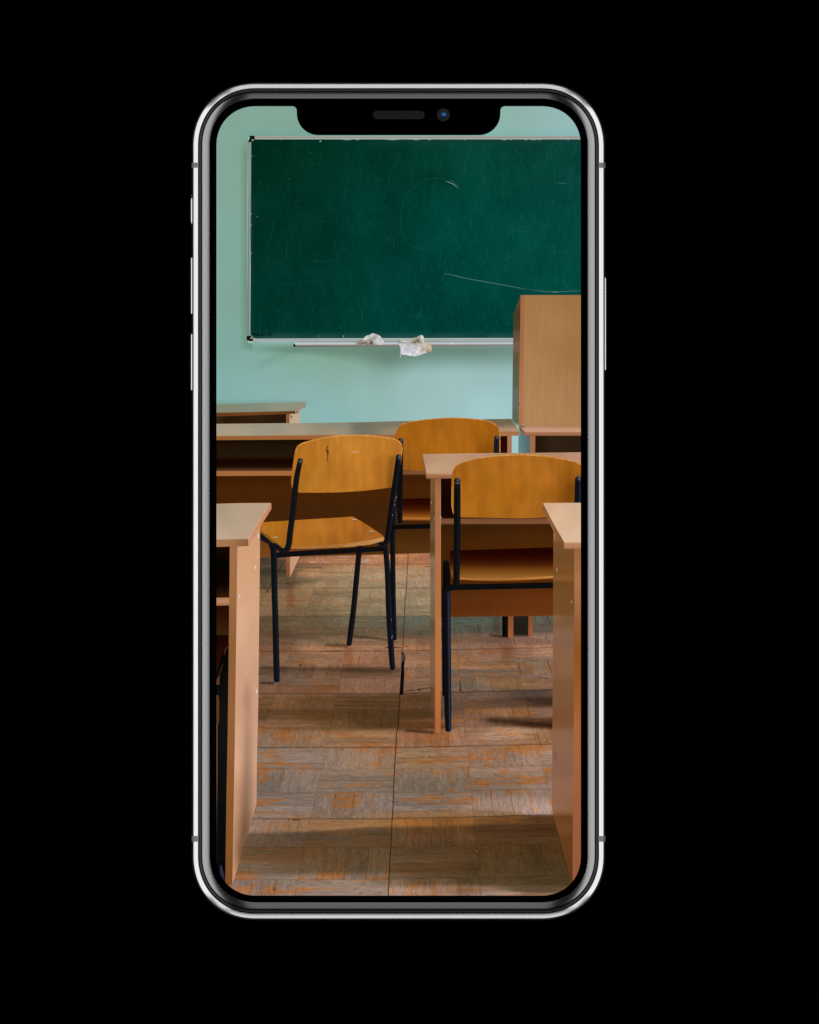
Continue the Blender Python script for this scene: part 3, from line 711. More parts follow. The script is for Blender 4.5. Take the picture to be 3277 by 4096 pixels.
railm = pix('wood', H, 0.02, across=5, along=200, mott=0.03)
multi('board_frame', fr, railm, board)
rs = np.random.RandomState(3)
chips = []
for x, w_ in [(1370, 40), (1420, 20), (1540, 60), (1712, 14), (1855, 8), (2005, 26), (2041, 8), (2095, 20), (2120, 30), (2152, 16), (2270, 8), (1650, 30)]:
    chips.append((stroke([(x, 557), (x + w_ / 2, 558.5), (x + w_, 557)], 1.8, (160, 190, 176), step=4), None, 0))
for y in (850, 895, 1008): chips.append((stroke([(1003, y), (1005.5, y + 4), (1004, y + 10)], 1.2, (176, 190, 182), step=3), None, 0))
chips.append((stroke([(992.5, 580), (992, 700), (991, 850), (990, 1155)], 2.4, (158, 196, 178), step=20), None, 0))
chips.append((stroke([(1014, 1367), (1100, 1367.5), (1200, 1367)], 2.2, (160, 200, 184), step=20), None, 0))
chips.append((stroke([(990, 1362), (996, 1367), (1004, 1369.5), (1013, 1368)], 5.5, (160, 204, 184), step=3), None, 0))
chips.append((stroke([(1001, 1340), (1008, 1345), (1014, 1352), (1024, 1355)], 2, (168, 172, 160), step=3), None, 0))
flat_multi('paint_chip', chips, railm, board)
for pts, sx, sy in (([(997, 542), (1019, 542), (1019, 560), (1014, 568), (994.5, 568), (993, 550)], 1011, 560), ([(987, 1343), (1003, 1342), (1011, 1350), (1012.5, 1364), (1000, 1364), (987, 1361)], 1005.3, 1351.5)):
    area('corner_cap', pts, (18, 20, 22), pix('fine', 0, .1, 6, 6, .1), board, 5)
    area('screw', [(sx + 4 * math.cos(a), sy + 4 * math.sin(a)) for a in np.linspace(0, 6.28, 12)[:-1]], lambda x, y, sx=sx, sy=sy: np.where((np.hypot(x - sx, y - sy) < 2)[:, None], np.array([70, 60, 45.]), np.array([178, 166, 140.])), pix('fine', 0, 0, 9, 9, 0), board, 1.6)
area('corner_chip', [(994, 546), (998, 544), (999, 552), (995, 560), (992, 558), (992, 550)], (140, 190, 168), railm, board, 5)
tray = multi('chalk_tray', [([(1180, 1368), (2056, 1367), (2056, 1376.8), (1600, 1377.5), (1180, 1379.5)], ramp((0, 1367), (0, 1378), [(0, (118, 128, 132)), (.15, (178, 188, 192)), (.6, (194, 202, 208)), (1, (176, 180, 186))]), 5),
    ([(1178, 1379), (1600, 1377.3), (2056, 1376.5), (2056, 1383.3), (1600, 1385), (1180, 1387.5)], ramp((0, 1377), (0, 1387), [(0, (154, 142, 138)), (.6, (128, 116, 110)), (1, (96, 88, 82))]), 5),
    ([(1172.5, 1377), (1181, 1376), (1182, 1387.5), (1175, 1388)], (14, 16, 20), 5), ([(1799, 1376.5), (1803, 1372), (1811, 1372), (1817, 1376.5)], (206, 222, 214), 4)], railm, board)

# ------------------------------------------------------------------ the two rags
def fuzzy(pts, n, amp, seed):
    P = densify(catmull(pts, 6, True), 3); r = np.random.RandomState(seed)
    return [(a + r.uniform(-amp, amp), b + r.uniform(-amp, amp)) for a, b in P]
Qc = lambda L: [(1400 + .2087 * a, 1310 + .2087 * b) for a, b in L]
def terry(base0, seed, k=.20):
    def base(x, y):
        c = base0(x, y); g_ = c.mean(1)[:, None]; return (g_ + (c - g_) * .72) * .97
    def f(x, y):
        n = fbm(x / 3.6, y / 3.6, 3, seed) - .5; n2 = fbm(x / 14, y / 14, 2, seed + 3) - .5
        return np.clip(base(x, y) * (1 + k * 2 * n + .16 * n2)[:, None], 0, 250)
    return f
r1 = field([(p[0], p[1], c) for p, c in zip(Qc([(170,290),(300,210),(350,270),(420,140),(470,200),(440,270),(380,280),(330,300),(500,260),(560,230),(620,290),(520,170),(580,180),(250,290),(420,290)]),
    [(150,146,128),(206,210,206),(200,206,204),(208,208,200),(176,170,152),(186,182,170),(138,116,96),(142,120,98),(196,198,204),(204,206,212),(214,218,222),(190,184,168),(205,206,204),(150,142,122),(100,78,62)])], soft=3, p=4)
rag1 = area('cloth', fuzzy(Qc([(120,320),(140,285),(190,240),(270,200),(300,165),(380,135),(430,112),(480,120),(560,150),(610,195),(645,260),(662,322),(400,324)]), 3, .9, 5), terry(r1, 51), pix('fine', 0, .05, 5, 5, 0), phone, 3.2, 'crumpled white rag lying on the chalk tray in the screen picture')
multi('fold', [(tube(Qc([(180,316),(240,305),(300,280),(350,245),(400,232)]), [3, 3.4, 3, 2.5, 1], lambda u, s, x, y: (96, 76, 60), step=3), None, 0), (tube(Qc([(432,245),(436,275),(410,305),(385,320)]), [1.5, 3.6, 4, 3], lambda u, s, x, y: (92, 72, 58), step=3), None, 0),
    (tube(Qc([(430,170),(440,195),(430,215)]), [2, 4, 2], lambda u, s, x, y: (164, 160, 142), step=3), None, 0)], pix('fine', 0, .05, 5, 5, 0), rag1)
r2 = field([(p[0], p[1], c) for p, c in zip(Qc([(950,270),(1000,245),(1080,270),(1180,240),(1260,210),(1330,180),(1380,160),(1400,220),(1300,250),(1240,270),(980,320),(1060,330),(1180,330),(1300,330),(1400,320),(1480,310),(1540,330),(1550,410),(1490,450),(1400,400),(1250,400),(1100,400),(1000,420),(1050,500),(1200,520),(1300,500),(1420,480)]),
    [(150,158,140),(196,200,196),(206,208,206),(196,196,186),(178,170,148),(182,178,158),(212,216,212),(206,210,208),(140,128,102),(150,138,112),(206,204,206),(202,198,200),(196,190,192),(200,192,188),(206,190,168),(198,180,150),(206,184,150),(214,196,160),(186,156,120),(198,184,172),(200,196,204),(200,196,208),(214,212,222),(222,220,232),(214,212,222),(216,212,220),(206,196,190)])], soft=3, p=4)
rag2 = multi('cloth', [(fuzzy(Qc([(915,280),(940,235),(1000,220),(1100,240),(1200,205),(1290,180),(1340,150),(1390,150),(1420,195),(1410,260),(1460,290),(1300,300),(1000,300),(940,310)]), 3, .7, 8), terry(r2, 61), 3.2),
    (fuzzy(Qc([(945,292),(1100,290),(1300,294),(1450,290),(1540,296),(1562,350),(1570,430),(1540,460),(1440,490),(1340,525),(1250,548),(1120,535),(1000,515),(970,500),(968,400)]), 3, .9, 9), terry(r2, 71, .26), 3.2),
    (stroke(Qc([(965, 505), (968, 550), (966, 585)]), 2.4, (196, 206, 196), step=3), None, 0), (stroke(Qc([(1545, 460), (1552, 480), (1548, 505)]), 2, (150, 160, 140), step=3), None, 0)], pix('fine', 0, .05, 5, 5, 0), phone, 'frayed white towel rag hanging over the chalk tray in the screen picture')
multi('fold', [(tube(Qc([(1160,292),(1230,285),(1280,250),(1340,225)]), [2, 4.5, 4, 1.5], lambda u, s, x, y: (112, 98, 72), step=3), None, 0), (tube(Qc([(1290,262),(1330,285),(1345,294)]), [2, 3, 2], lambda u, s, x, y: (110, 96, 72), step=3), None, 0),
    (tube(Qc([(960,292),(1150,293),(1400,294)]), [2, 2.6, 2], lambda u, s, x, y: (130, 122, 112), step=4), None, 0)], pix('fine', 0, .05, 5, 5, 0), rag2)

# ------------------------------------------------------------------ desks along the wall
dkC = area('desk', [(862, 1660), (1146, 1655), (1146, 1693), (862, 1697)], ramp((862, 0), (1146, 0), [(0, (58, 38, 20)), (.15, (40, 24, 11)), (.6, (48, 29, 14)), (1, (36, 20, 10))]), WOODH(.04), phone, 12, 'desk against the green wall, farthest back on the left of the screen picture')
area('side_panel', [(1144.5, 1652), (1198, 1640), (1198, 1694), (1144.5, 1695)], lambda x, y: np.where((x < 1158.8)[:, None], np.array([138, 88, 48.]), np.array([196, 168, 142.])), WOODV(.04), dkC, 4.77)
area('desktop', [(862, 1616.3), (1100, 1611), (1221.6, 1608.5), (1181.7, 1643.9), (862, 1651.5)], field([(870, 1625, (124, 132, 112)), (1000, 1630, (128, 136, 120)), (1150, 1620, (142, 146, 126)), (1180, 1635, (140, 140, 118)), (900, 1645, (134, 136, 112))], soft=30), WOODH(.035), dkC, 10)
area('desktop_edge', [(862, 1651), (1181.7, 1643.6), (1181.7, 1655), (862, 1666)], ramp((862, 0), (1181, 0), [(0, (98, 58, 26)), (.5, (112, 66, 28)), (1, (96, 58, 28))]), WOODH(.07, across=5), dkC, 8)
area('desktop_edge', [(1221.6, 1608.5), (1221.8, 1623), (1181.5, 1655), (1181.5, 1643.6)], ramp((1181, 0), (1221, 0), [(0, (168, 144, 116)), (1, (150, 138, 112))]), WOODH(.03), dkC, 6)
flat_multi('chip', [(stroke([(1162, 1660), (1166, 1666), (1167, 1674)], 5, (60, 46, 36), step=3), None, 0), (stroke([(1186, 1652), (1194, 1646)], 5, (70, 52, 40), step=3), None, 0), (stroke([(1214, 1628), (1219, 1628)], 4, (80, 60, 48), step=3), None, 0)], pix('fine', 0, 0, 9, 9, 0), dkC)

# long front desk
def panelA(x, y):
    c = ramp((0, 1760), (0, 2230), [(0, (22, 12, 2)), (.05, (32, 20, 6)), (.155, (36, 25, 9)), (.16, (20, 4, 0)), (.2, (22, 6, 0)), (.235, (34, 17, 4)), (.255, (84, 54, 34)), (.268, (94, 62, 42)),
        (.304, (60, 28, 4)), (.42, (70, 34, 6)), (.55, (66, 34, 8)), (.75, (66, 36, 10)), (.9, (80, 46, 14)), (1, (86, 50, 20))])(x, y)
    m = (sstep(2100, 2200, y) * (1 - sstep(1200, 1340, x)) * .7)[:, None]
    c = c * (1 - m) + np.array([128, 72, 28]) * m
    m = (sstep(1940, 2000, x) * (y < 1900))[:, None]
    c = c * (1 - m) + np.array([38, 8, 2]) * m
    return c * (1 - .12 * (x < 872))[:, None]
dkA = area('desk', [(862, 1757), (2031, 1740), (2031, 1900), (1726, 1905), (1726, 2212), (1455, 2220), (1199, 2226), (1041, 2231), (862, 2236)], panelA, WOODH(.05), phone, 9, 'long desk in front of the wall desk in the screen picture')
area('side_panel', [(1145.5, 2227), (1199.5, 2226), (1161, 2308), (1145.5, 2309)], lambda x, y: np.where((x < 1158.8)[:, None], ramp((0, 2228), (0, 2309), [(0, (150, 92, 52)), (1, (122, 74, 38))])(x, y), np.array([200, 150, 122.])), WOODV(.04), dkA, 5)
area('side_panel', [(2030, 1742), (2047.6, 1741), (2047.6, 1815), (2030, 1815)], (164, 114, 82), WOODV(.04), dkA, 9)
area('side_panel', [(2033, 2462), (2054, 2462), (2053.5, 2549), (2036, 2553), (2033, 2549)], ramp((0, 2465), (0, 2553), [(0, (136, 78, 42)), (1, (160, 92, 56))]), WOODV(.04), dkA, 9)
area('shelf', [(862, 1884), (1240, 1883.5), (1726, 1882), (1726, 1897), (1240, 1902), (862, 1904)], ramp((862, 0), (1726, 0), [(0, (162, 104, 60)), (.3, (168, 106, 58)), (.86, (118, 74, 44)), (1, (128, 82, 50))]), WOODH(.07, across=5), dkA, 8)
tA = field([(870, 1705, (160, 152, 132)), (1100, 1710, (154, 148, 128)), (1350, 1700, (138, 136, 118)), (1450, 1710, (112, 112, 94)), (1560, 1695, (120, 118, 98)), (1580, 1725, (150, 134, 110)), (1350, 1728, (158, 142, 118)), (900, 1735, (170, 154, 130)), (1150, 1735, (166, 148, 126)),
    (1980, 1685, (106, 98, 74)), (2040, 1685, (104, 96, 72)), (2010, 1700, (106, 96, 72)), (2055, 1700, (128, 110, 84)), (2030, 1715, (176, 142, 114)), (2065, 1720, (186, 148, 120)), (2000, 1716, (178, 146, 116)), (1800, 1690, (104, 98, 76))], ax=.5, soft=10)
area('desktop', [(862, 1695.3), (1200, 1692), (1450, 1688.5), (1600, 1684), (1900, 1677.5), (2046, 1675), (2066, 1704), (2079, 1726), (2001, 1727.5), (1581, 1738.5), (862, 1744.5)], tA, WOODH(.06, across=6, along=220), dkA, 8)
area('desktop_edge', [(862, 1744), (1581, 1738), (2001, 1727), (2077, 1725), (2079.5, 1728), (2079, 1742), (2001, 1744.5), (1581, 1756), (862, 1760.5)], ramp((862, 0), (2079, 0), [(0, (150, 95, 50)), (.4, (156, 98, 53)), (.93, (168, 114, 74)), (1, (162, 110, 70))]), WOODH(.07, across=5), dkA, 8)

# desk at the right with the tall cabinet on it
def gap(x, y): return np.where((x < 2074)[:, None], np.array([158, 196, 198.]), ramp((2074, 0), (2124, 0), [(0, (102, 136, 138)), (.5, (88, 118, 118)), (1, (78, 100, 98))])(x, y))
dkB = area('desk', [(2138, 1738), (2328, 1738), (2328, 1815), (2138, 1815)], ramp((2141, 0), (2324, 0), [(0, (34, 20, 8)), (.4, (46, 32, 18)), (1, (44, 30, 18))]), WOODV(.05), phone, 10, 'desk carrying the tall cabinet at the right edge of the screen picture')
area('side_panel', [(2062, 1690), (2079, 1706), (2124, 1743), (2142, 1743), (2141, 1815), (2074, 1815), (2074, 1744), (2080, 1742), (2079, 1725)], lambda x, y: np.where((x < 2122.5)[:, None], gap(x, y), np.array([160, 106, 72.])), WOODV(.05), dkB, 4.5)
area('side_panel', [(2114, 2462), (2133.5, 2462), (2132, 2545), (2126, 2549), (2114, 2540)], ramp((0, 2465), (0, 2549), [(0, (130, 74, 38)), (1, (156, 90, 52))]), WOODV(.04), dkB, 9)
area('desktop', [(2082, 1710), (2328, 1709.5), (2328, 1728), (2100, 1728)], ramp((0, 1710), (0, 1728), [(0, (188, 142, 114)), (1, (204, 158, 130))]), WOODH(.03), dkB, 8)
area('desktop_edge', [(2100, 1727.5), (2328, 1727.5), (2328, 1743), (2099, 1743)], ramp((0, 1728), (0, 1743), [(0, (172, 122, 92)), (1, (146, 94, 60))]), WOODH(.06, across=5), dkB, 8)
area('desktop_edge', [(2079, 1708), (2084, 1710), (2101, 1728), (2099, 1743), (2092, 1736), (2082, 1722)], ramp((2080, 0), (2100, 0), [(0, (96, 84, 72)), (1, (132, 104, 84))]), WOODH(.03), dkB, 6)
cab = area('cabinet', [(2100, 1180), (2328, 1180), (2328, 1709.5), (2092, 1709.5)], field([(x_, y_, (c_[0] - 2, c_[1] + 1, c_[2] - 9)) for x_, y_, c_ in [(2110, 1200, (166, 118, 82)), (2300, 1190, (160, 112, 76)), (2200, 1300, (168, 122, 86)), (2300, 1400, (160, 112, 78)), (2120, 1500, (174, 126, 94)), (2300, 1600, (170, 122, 90)), (2120, 1680, (178, 130, 98)), (2220, 1660, (176, 130, 96))]], soft=60),
    pix('wood', V - .06, .065, 11, 300, .03), phone, 14, 'tall beech cabinet standing on the desk at the right edge of the screen picture')
area('cabinet_edge', [(2083, 1180), (2101, 1180), (2099, 1330), (2096, 1560), (2092.5, 1709), (2080, 1708), (2075.5, 1699), (2078, 1500), (2081, 1300)], ramp((0, 1180), (0, 1709), [(0, (158, 106, 70)), (.4, (162, 104, 66)), (.8, (178, 116, 80)), (1, (168, 114, 82))]), WOODV(.04), cab, 8)
area('side_panel', [(2083, 1180), (2081.5, 1300), (2078, 1500), (2075.5, 1702), (2064, 1690), (2049.5, 1677), (2051, 1500), (2053.5, 1350), (2054.5, 1254)],
    field([(2075, 1210, (82, 68, 42)), (2062, 1260, (66, 58, 38)), (2070, 1300, (74, 60, 36)), (2068, 1345, (100, 78, 60)), (2068, 1385, (116, 92, 76)), (2066, 1430, (92, 84, 60)), (2064, 1500, (88, 92, 72)), (2062, 1600, (98, 108, 94)), (2068, 1680, (92, 100, 84))], soft=14), WOODV(.08, across=6), cab, 8)  # reflection at mid height painted into the side's colour
flat_multi('chip_and_edge_lines', [(tube([(2078, 1702), (2086, 1705), (2095, 1706)], [4, 7, 4], lambda u, s, x, y: (150, 112, 56), step=3), None, 0), (stroke([(2076, 1708), (2092, 1708.5), (2102, 1709)], 2.5, (50, 32, 20), step=4), None, 0),  # chipped corner, dark lines at the base, pale line along the edge
    (stroke([(2050, 1678), (2062, 1692), (2074, 1705)], 3.4, (34, 34, 26), step=4), None, 0), (stroke([(2077, 1612), (2078, 1616)], 4, (70, 50, 30), step=3), None, 0), (stroke([(2091, 1696), (2093, 1700)], 3.5, (200, 160, 120), step=3), None, 0), (stroke([(2100.5, 1184), (2098.5, 1400), (2094, 1650)], 1.6, (186, 138, 104), step=20), None, 0)], pix('fine', 0, .1, 5, 5, 0), cab)

# ------------------------------------------------------------------ black steel shading
def steel_sh(hl=(52, 60, 80), pos=.45, lo=(12, 13, 16), rim=(24, 27, 36), top=None):
    hl, lo, rim = map(lambda c: np.array(c, float), (hl, lo, rim))
    def f(u, s, x, y):
        g = math.exp(-((u - pos) / .26) ** 2); hl_ = hl * np.array([.92, .88, .78]) * .66
        c = lo + (rim * .8 - lo) * max(0, u) * .5 + (hl_ - lo) * g
        if top is not None: c = c + np.array(top, float) * math.exp(-(s / .03) ** 2) * math.exp(-((u - .2) / .5) ** 2)
        return np.clip(c, 0, 255)
    return f
BL = pix('fine', 0, .12, 7, 7, .08)
DK = steel_sh((22, 22, 26), .2, (8, 7, 8), (14, 13, 14))

def wood_back(pts, streaks=None):
    f = field(pts, soft=30, p=3)
    def g(x, y):
        n = fbm(x / 13, y / 240, 4, 7) - .5; n2 = fbm(x / 70, y / 90, 3, 19) - .5
        n3 = fbm(x / 26, y / 60, 3, 43) - .5
        return f(x, y) * np.array([.935, .90, .83]) * (1 + .15 * n + .11 * n2 + .14 * n3)[:, None]
    return g
PLY = pix('wood', V, .035, 6, 120, .03)

# ------------------------------------------------------------------ middle chair (behind)
ch2 = multi('chair', [
    (tube([(2021, 2440), (2021, 2548)], [25, 23], steel_sh((26, 24, 22), .3, (8, 7, 6), (16, 14, 12)), False, False), None, 0),
    (tube([(1577, 2030), (1573, 2090), (1571, 2140), (1572.5, 2300), (1576, 2450), (1580, 2556)], [21, 21, 21, 20.5, 18, 15], steel_sh((40, 46, 60), .5, (12, 13, 17)), True, True), None, 0),
    (tube([(1575, 2110), (1610, 2107.5), (1728, 2105)], [19, 19, 19], steel_sh((18, 18, 20), -.2, (7, 7, 7)), True, False), None, 0)],
    BL, phone, 'chair tucked under the long desk, behind the other two chairs in the screen picture')
area('seat', [(1584, 2000), (1592, 1996), (1726, 1992), (1726, 2073), (1600, 2072), (1586, 2060)], ramp((0, 1993), (0, 2072), [(0, (34, 5, 0)), (.3, (40, 9, 0)), (.6, (70, 26, 3)), (.85, (128, 68, 16)), (1, (156, 92, 28))]), PLY, ch2, 7)
area('seat_edge', [(1588, 2070), (1726, 2071), (1726, 2082), (1600, 2081), (1588, 2090)], ramp((0, 2070), (0, 2082), [(0, (196, 128, 62)), (.3, (150, 88, 30)), (.6, (172, 104, 44)), (1, (120, 66, 24))]), WOODH(.03), ch2, 4)
b2 = catmull([(1585, 1880), (1580, 1800), (1580, 1755), (1585, 1728), (1600, 1703), (1626, 1690), (1686, 1679), (1771, 1671.5), (1827, 1670.5), (1900, 1675), (1945, 1682), (1972, 1690), (1990, 1702), (1999, 1719), (2002.4, 1761), (2002.6, 1830)], 6) + [(1960, 1885), (1703, 1884), (1612, 1879.6)]
area('backrest', b2, wood_back([(1620, 1720, (172, 104, 24)), (1600, 1860, (162, 104, 34)), (1700, 1700, (182, 112, 28)), (1830, 1700, (178, 110, 32)), (1700, 1860, (172, 104, 20)), (1850, 1780, (184, 114, 30)), (1930, 1720, (180, 110, 24)), (1960, 1800, (140, 82, 12)), (1990, 1760, (170, 104, 24)), (1960, 1740, (164, 98, 18)), (1780, 1790, (186, 116, 26))]), PLY, ch2, 8)  # dark points by the right post paint its shadow
flat_multi('backrest_rim_highlight', [(tube([(1600, 1704), (1626, 1691.5), (1686, 1680.5), (1771, 1673), (1827, 1672), (1900, 1676.5), (1945, 1683.5), (1972, 1691.5), (1988, 1703), (1997, 1719), (2000.5, 1761), (2000.5, 1812)], [2, 3, 3.4, 3.4, 3.4, 4, 4, 4, 4, 3.6, 3, 2.6], lambda u, s, x, y: (216, 152, 84), step=8), None, 0),  # pale stroke: painted highlight along the rim
    (stroke([(1905, 1745), (1906, 1790)], 2, (140, 84, 24), step=8), None, 0), (stroke([(1635, 1868), (1638, 1872)], 3, (100, 56, 14), step=3), None, 0)], pix('fine', 0, .03, 9, 9, 0), ch2)
multi('frame_post', [(tube([(1987.5, 1751), (1986.5, 1780), (1986, 1830)], [20, 22, 22], steel_sh((50, 52, 74), .5, (26, 26, 36), (30, 30, 44), top=(60, 62, 74)), True, False), None, 0)], BL, ch2)
multi('frame_post', [(tube([(1603.5, 1761), (1602, 1850), (1600.5, 1950), (1599.5, 2020), (1599.5, 2086)], [20, 21.5, 22, 22, 22], steel_sh((22, 26, 32), .5, (10, 12, 14), top=(70, 76, 86)), True, True), None, 0)], BL, ch2)

# ------------------------------------------------------------------ middle-right desk
def panelF(x, y):
    c = ramp((0, 1912), (0, 2468), [(0, (26, 8, 2)), (.1, (22, 4, 0)), (.22, (16, 4, 2)), (.29, (26, 8, 2)), (.30, (44, 22, 4)), (.335, (54, 28, 6)), (.45, (66, 34, 8)), (.60, (68, 33, 5)), (.75, (74, 36, 7)), (.87, (88, 44, 15)), (.95, (90, 45, 14)), (1, (94, 50, 18))])(x, y)
    r_ = (sstep(1780, 2200, x) * (y > 2090))[:, None]
    return c * (1 + .12 * r_)
dkF = area('desk', [(1762, 1905), (2216, 1900), (2216, 2463), (1762, 2469)], panelF, pix('wood', V - .04, .09, 9, 240, .05), phone, 10, 'desk in the middle right of the screen picture with a chair pushed against it')
area('shelf', [(1763, 2074), (2214, 2073), (2214, 2096), (1763, 2098)], ramp((0, 2070), (0, 2098), [(0, (62, 38, 26)), (.2, (116, 76, 50)), (.9, (130, 84, 56)), (1, (90, 54, 30))]), WOODH(.06, across=5), dkF, 7)
def legF(x, y):
    side = field([(1731, 1930, (116, 84, 50)), (1731, 2050, (102, 72, 42)), (1731, 2120, (110, 82, 56)), (1731, 2200, (92, 64, 36)), (1731, 2216, (106, 80, 56)), (1731, 2240, (138, 108, 86)), (1731, 2350, (126, 106, 82)), (1731, 2450, (116, 98, 74)), (1731, 2500, (92, 80, 58)), (1731, 2600, (126, 92, 62)), (1731, 2700, (120, 92, 68)), (1734, 2790, (100, 68, 40)), (1737, 2880, (92, 58, 32))], ax=.05, soft=12)(x, y)  # paler stretch is the floor's reflection, painted in
    front = ramp((0, 1914), (0, 2931), [(0, (146, 96, 62)), (.05, (164, 108, 70)), (.3, (172, 110, 72)), (.55, (182, 112, 66)), (.8, (188, 112, 62)), (1, (172, 100, 54))])(x, y)
    return np.where((x < 1741.3)[:, None], side, front)
area('side_panel', [(1722, 1912), (1764, 1912), (1763.5, 2400), (1763, 2929), (1745, 2932), (1739, 2930), (1738, 2895), (1721, 2770), (1721, 2400)], legF, WOODV(.05), dkF, 5)
area('desktop', [(1691, 1816.5), (1900, 1813.5), (2328, 1809), (2328, 1891), (1990, 1892), (1706.5, 1894)], field([(1710, 1830, (180, 140, 112)), (1730, 1880, (196, 158, 124)), (1800, 1850, (188, 150, 118)), (1900, 1830, (184, 142, 112)), (2050, 1820, (166, 126, 92)), (2200, 1820, (176, 132, 104)), (2310, 1830, (188, 142, 116)), (1800, 1885, (192, 152, 120))], soft=25), WOODH(.05, across=6, along=220), dkF, 9)
area('desktop_edge', [(1706.5, 1893.5), (2000, 1891.5), (2000, 1913), (1707.5, 1915.5)], ramp((0, 1893), (0, 1915), [(0, (196, 148, 116)), (.15, (166, 116, 84)), (.85, (158, 108, 74)), (1, (110, 70, 42))]), WOODH(.06, across=5), dkF, 6)
area('desktop_edge', [(1691, 1816.5), (1706.5, 1893.5), (1708, 1915), (1705, 1914), (1690, 1832)], (126, 88, 60), WOODH(.03), dkF, 6)
flat_multi('scuff_highlight', [(stroke([(1725, 2005), (1726, 2015)], 3, (150, 124, 90), step=3), None, 0), (stroke([(1737.5, 2068), (1738, 2080)], 2.6, (160, 132, 104), step=3), None, 0), (stroke([(1764.5, 2067), (1765.5, 2072)], 3, (170, 170, 190), step=3), None, 0),
    (stroke([(1762.5, 1920), (1762.8, 2200), (1762.5, 2900)], 1.5, (206, 140, 96), step=40), None, 0), (stroke([(1692, 1817), (1900, 1814.5), (2100, 1812)], 1.6, (206, 166, 134), step=30), None, 0)], pix('fine', 0, 0, 9, 9, 0), dkF)  # long pale strokes: painted highlights along the edges

# ------------------------------------------------------------------ right chair
S3 = steel_sh((72, 84, 118), .5, (13, 12, 16), (30, 34, 52))
def s3(u, s, x, y):
    k = 0 if y < 2340 else min(1, (y - 2340) / 40)
    a = np.array(S3(u, s, x, y)); b = np.array(DK(u, s, x, y)); return a * k + b * (1 - k)
ch3 = multi('chair', [
    (tube([(1775, 2350), (1774.5, 2600), (1776, 2780)], [13, 13, 12], steel_sh((12, 10, 10), 0, (6, 5, 5)), False, True), None, 0),
    (tube([(1785, 2253), (1786, 2300), (1787, 2400), (1789, 2600), (1791.5, 2800), (1794, 2918)], [25, 29, 31, 31, 29, 25], s3, True, True), None, 0),
    (tube([(1797, 2352), (1840, 2349), (2216, 2341)], [26, 24, 24], steel_sh((26, 27, 30), -.3, (10, 10, 10)), True, False), None, 0)],
    BL, phone, 'chair pushed against the middle right desk in the screen picture')
area('seat', [(1799, 2204), (1806, 2202), (2000, 2196), (2216, 2189), (2216, 2305), (2040, 2315), (1900, 2317), (1840, 2312), (1812, 2316), (1804, 2290), (1800, 2250)], ramp((0, 2195), (0, 2312), [(0, (34, 3, 0)), (.2, (34, 4, 0)), (.5, (62, 22, 4)), (.75, (116, 68, 22)), (1, (150, 98, 46))]), PLY, ch3, 9)
area('seat_edge', [(1813, 2312), (1840, 2310), (1900, 2314), (2028, 2313.5), (2120, 2309), (2216, 2303.5), (2216, 2313), (2120, 2320), (2000, 2324), (1900, 2322.5), (1840, 2318.5), (1813, 2320)], ramp((0, 2303), (0, 2324), [(0, (200, 140, 74)), (.5, (180, 116, 52)), (1, (146, 90, 36))]), WOODH(.03), ch3, 5)
b3 = catmull([(1815, 2058), (1810, 2045), (1807.5, 2020), (1806.5, 1946), (1808.5, 1899), (1814.5, 1877), (1827, 1860), (1866, 1843), (1921, 1831), (1986, 1822.5), (2063, 1817), (2136, 1819), (2200, 1825), (2265, 1836.5), (2303, 1847), (2330, 1860)], 6) + [(2330, 2040), (2240, 2066), (2186, 2069.6), (2136, 2072.6), (2050, 2074), (1986, 2071.5), (1844.5, 2069)]
area('backrest', b3, wood_back([(1830, 1900, (170, 104, 26)), (1850, 2040, (184, 118, 34)), (1900, 1870, (182, 114, 34)), (2000, 1860, (182, 114, 36)), (2100, 1850, (186, 118, 40)), (2230, 1870, (178, 112, 36)), (2200, 1900, (184, 118, 42)), (2300, 1880, (180, 112, 34)), (1900, 1980, (178, 110, 26)), (2050, 1980, (176, 108, 24)), (2150, 1990, (186, 118, 34)), (2220, 1960, (172, 106, 28)), (2280, 1950, (124, 70, 12)), (2285, 1900, (150, 90, 20)), (2280, 2000, (138, 80, 18)), (2050, 2050, (182, 116, 34)), (2150, 2050, (178, 112, 38)), (1820, 1980, (186, 120, 40))]), PLY, ch3, 9)  # shading near the right post painted with darker points
flat_multi('backrest_rim_highlight', [(tube([(1812, 1884), (1827, 1861.5), (1866, 1844.5), (1921, 1832.5), (1986, 1824), (2063, 1819), (2136, 1821), (2200, 1827), (2265, 1838.5), (2303, 1849), (2328, 1860)], [2, 2.6, 3, 4, 5, 5.6, 6, 6, 6, 5.4, 5], lambda u, s, x, y: (218, 156, 90), step=8), None, 0),  # highlight painted along the top rim
    (tube([(1808, 1946), (1807.8, 2000), (1809, 2030), (1814, 2052)], [1, 3, 3, 2], lambda u, s, x, y: (206, 146, 62), step=8), None, 0),
    (stroke([(1845, 2070), (1986, 2073), (2050, 2075), (2136, 2074), (2186, 2071)], 3, (70, 42, 26), step=10), None, 0)], pix('fine', 0, .03, 9, 9, 0), ch3)
multi('frame_post', [(tube([(1829.5, 1923), (1829.5, 1970), (1829, 2100), (1828, 2200), (1827, 2270), (1825.5, 2332)], [25, 26.5, 27.5, 27.5, 27, 27], steel_sh((34, 38, 44), .35, (12, 13, 15), top=(60, 66, 76)), True, True), None, 0),
    (stroke([(1820, 1931), (1829, 1934), (1839, 1931)], 2.2, (110, 112, 112), step=3), None, 0)], BL, ch3)
multi('frame_post', [(tube([(2314, 1918), (2314, 1960), (2312, 2030)], [27, 29, 29], steel_sh((58, 70, 100), .55, (16, 17, 22), top=(60, 66, 76)), True, False), None, 0)], BL, ch3)

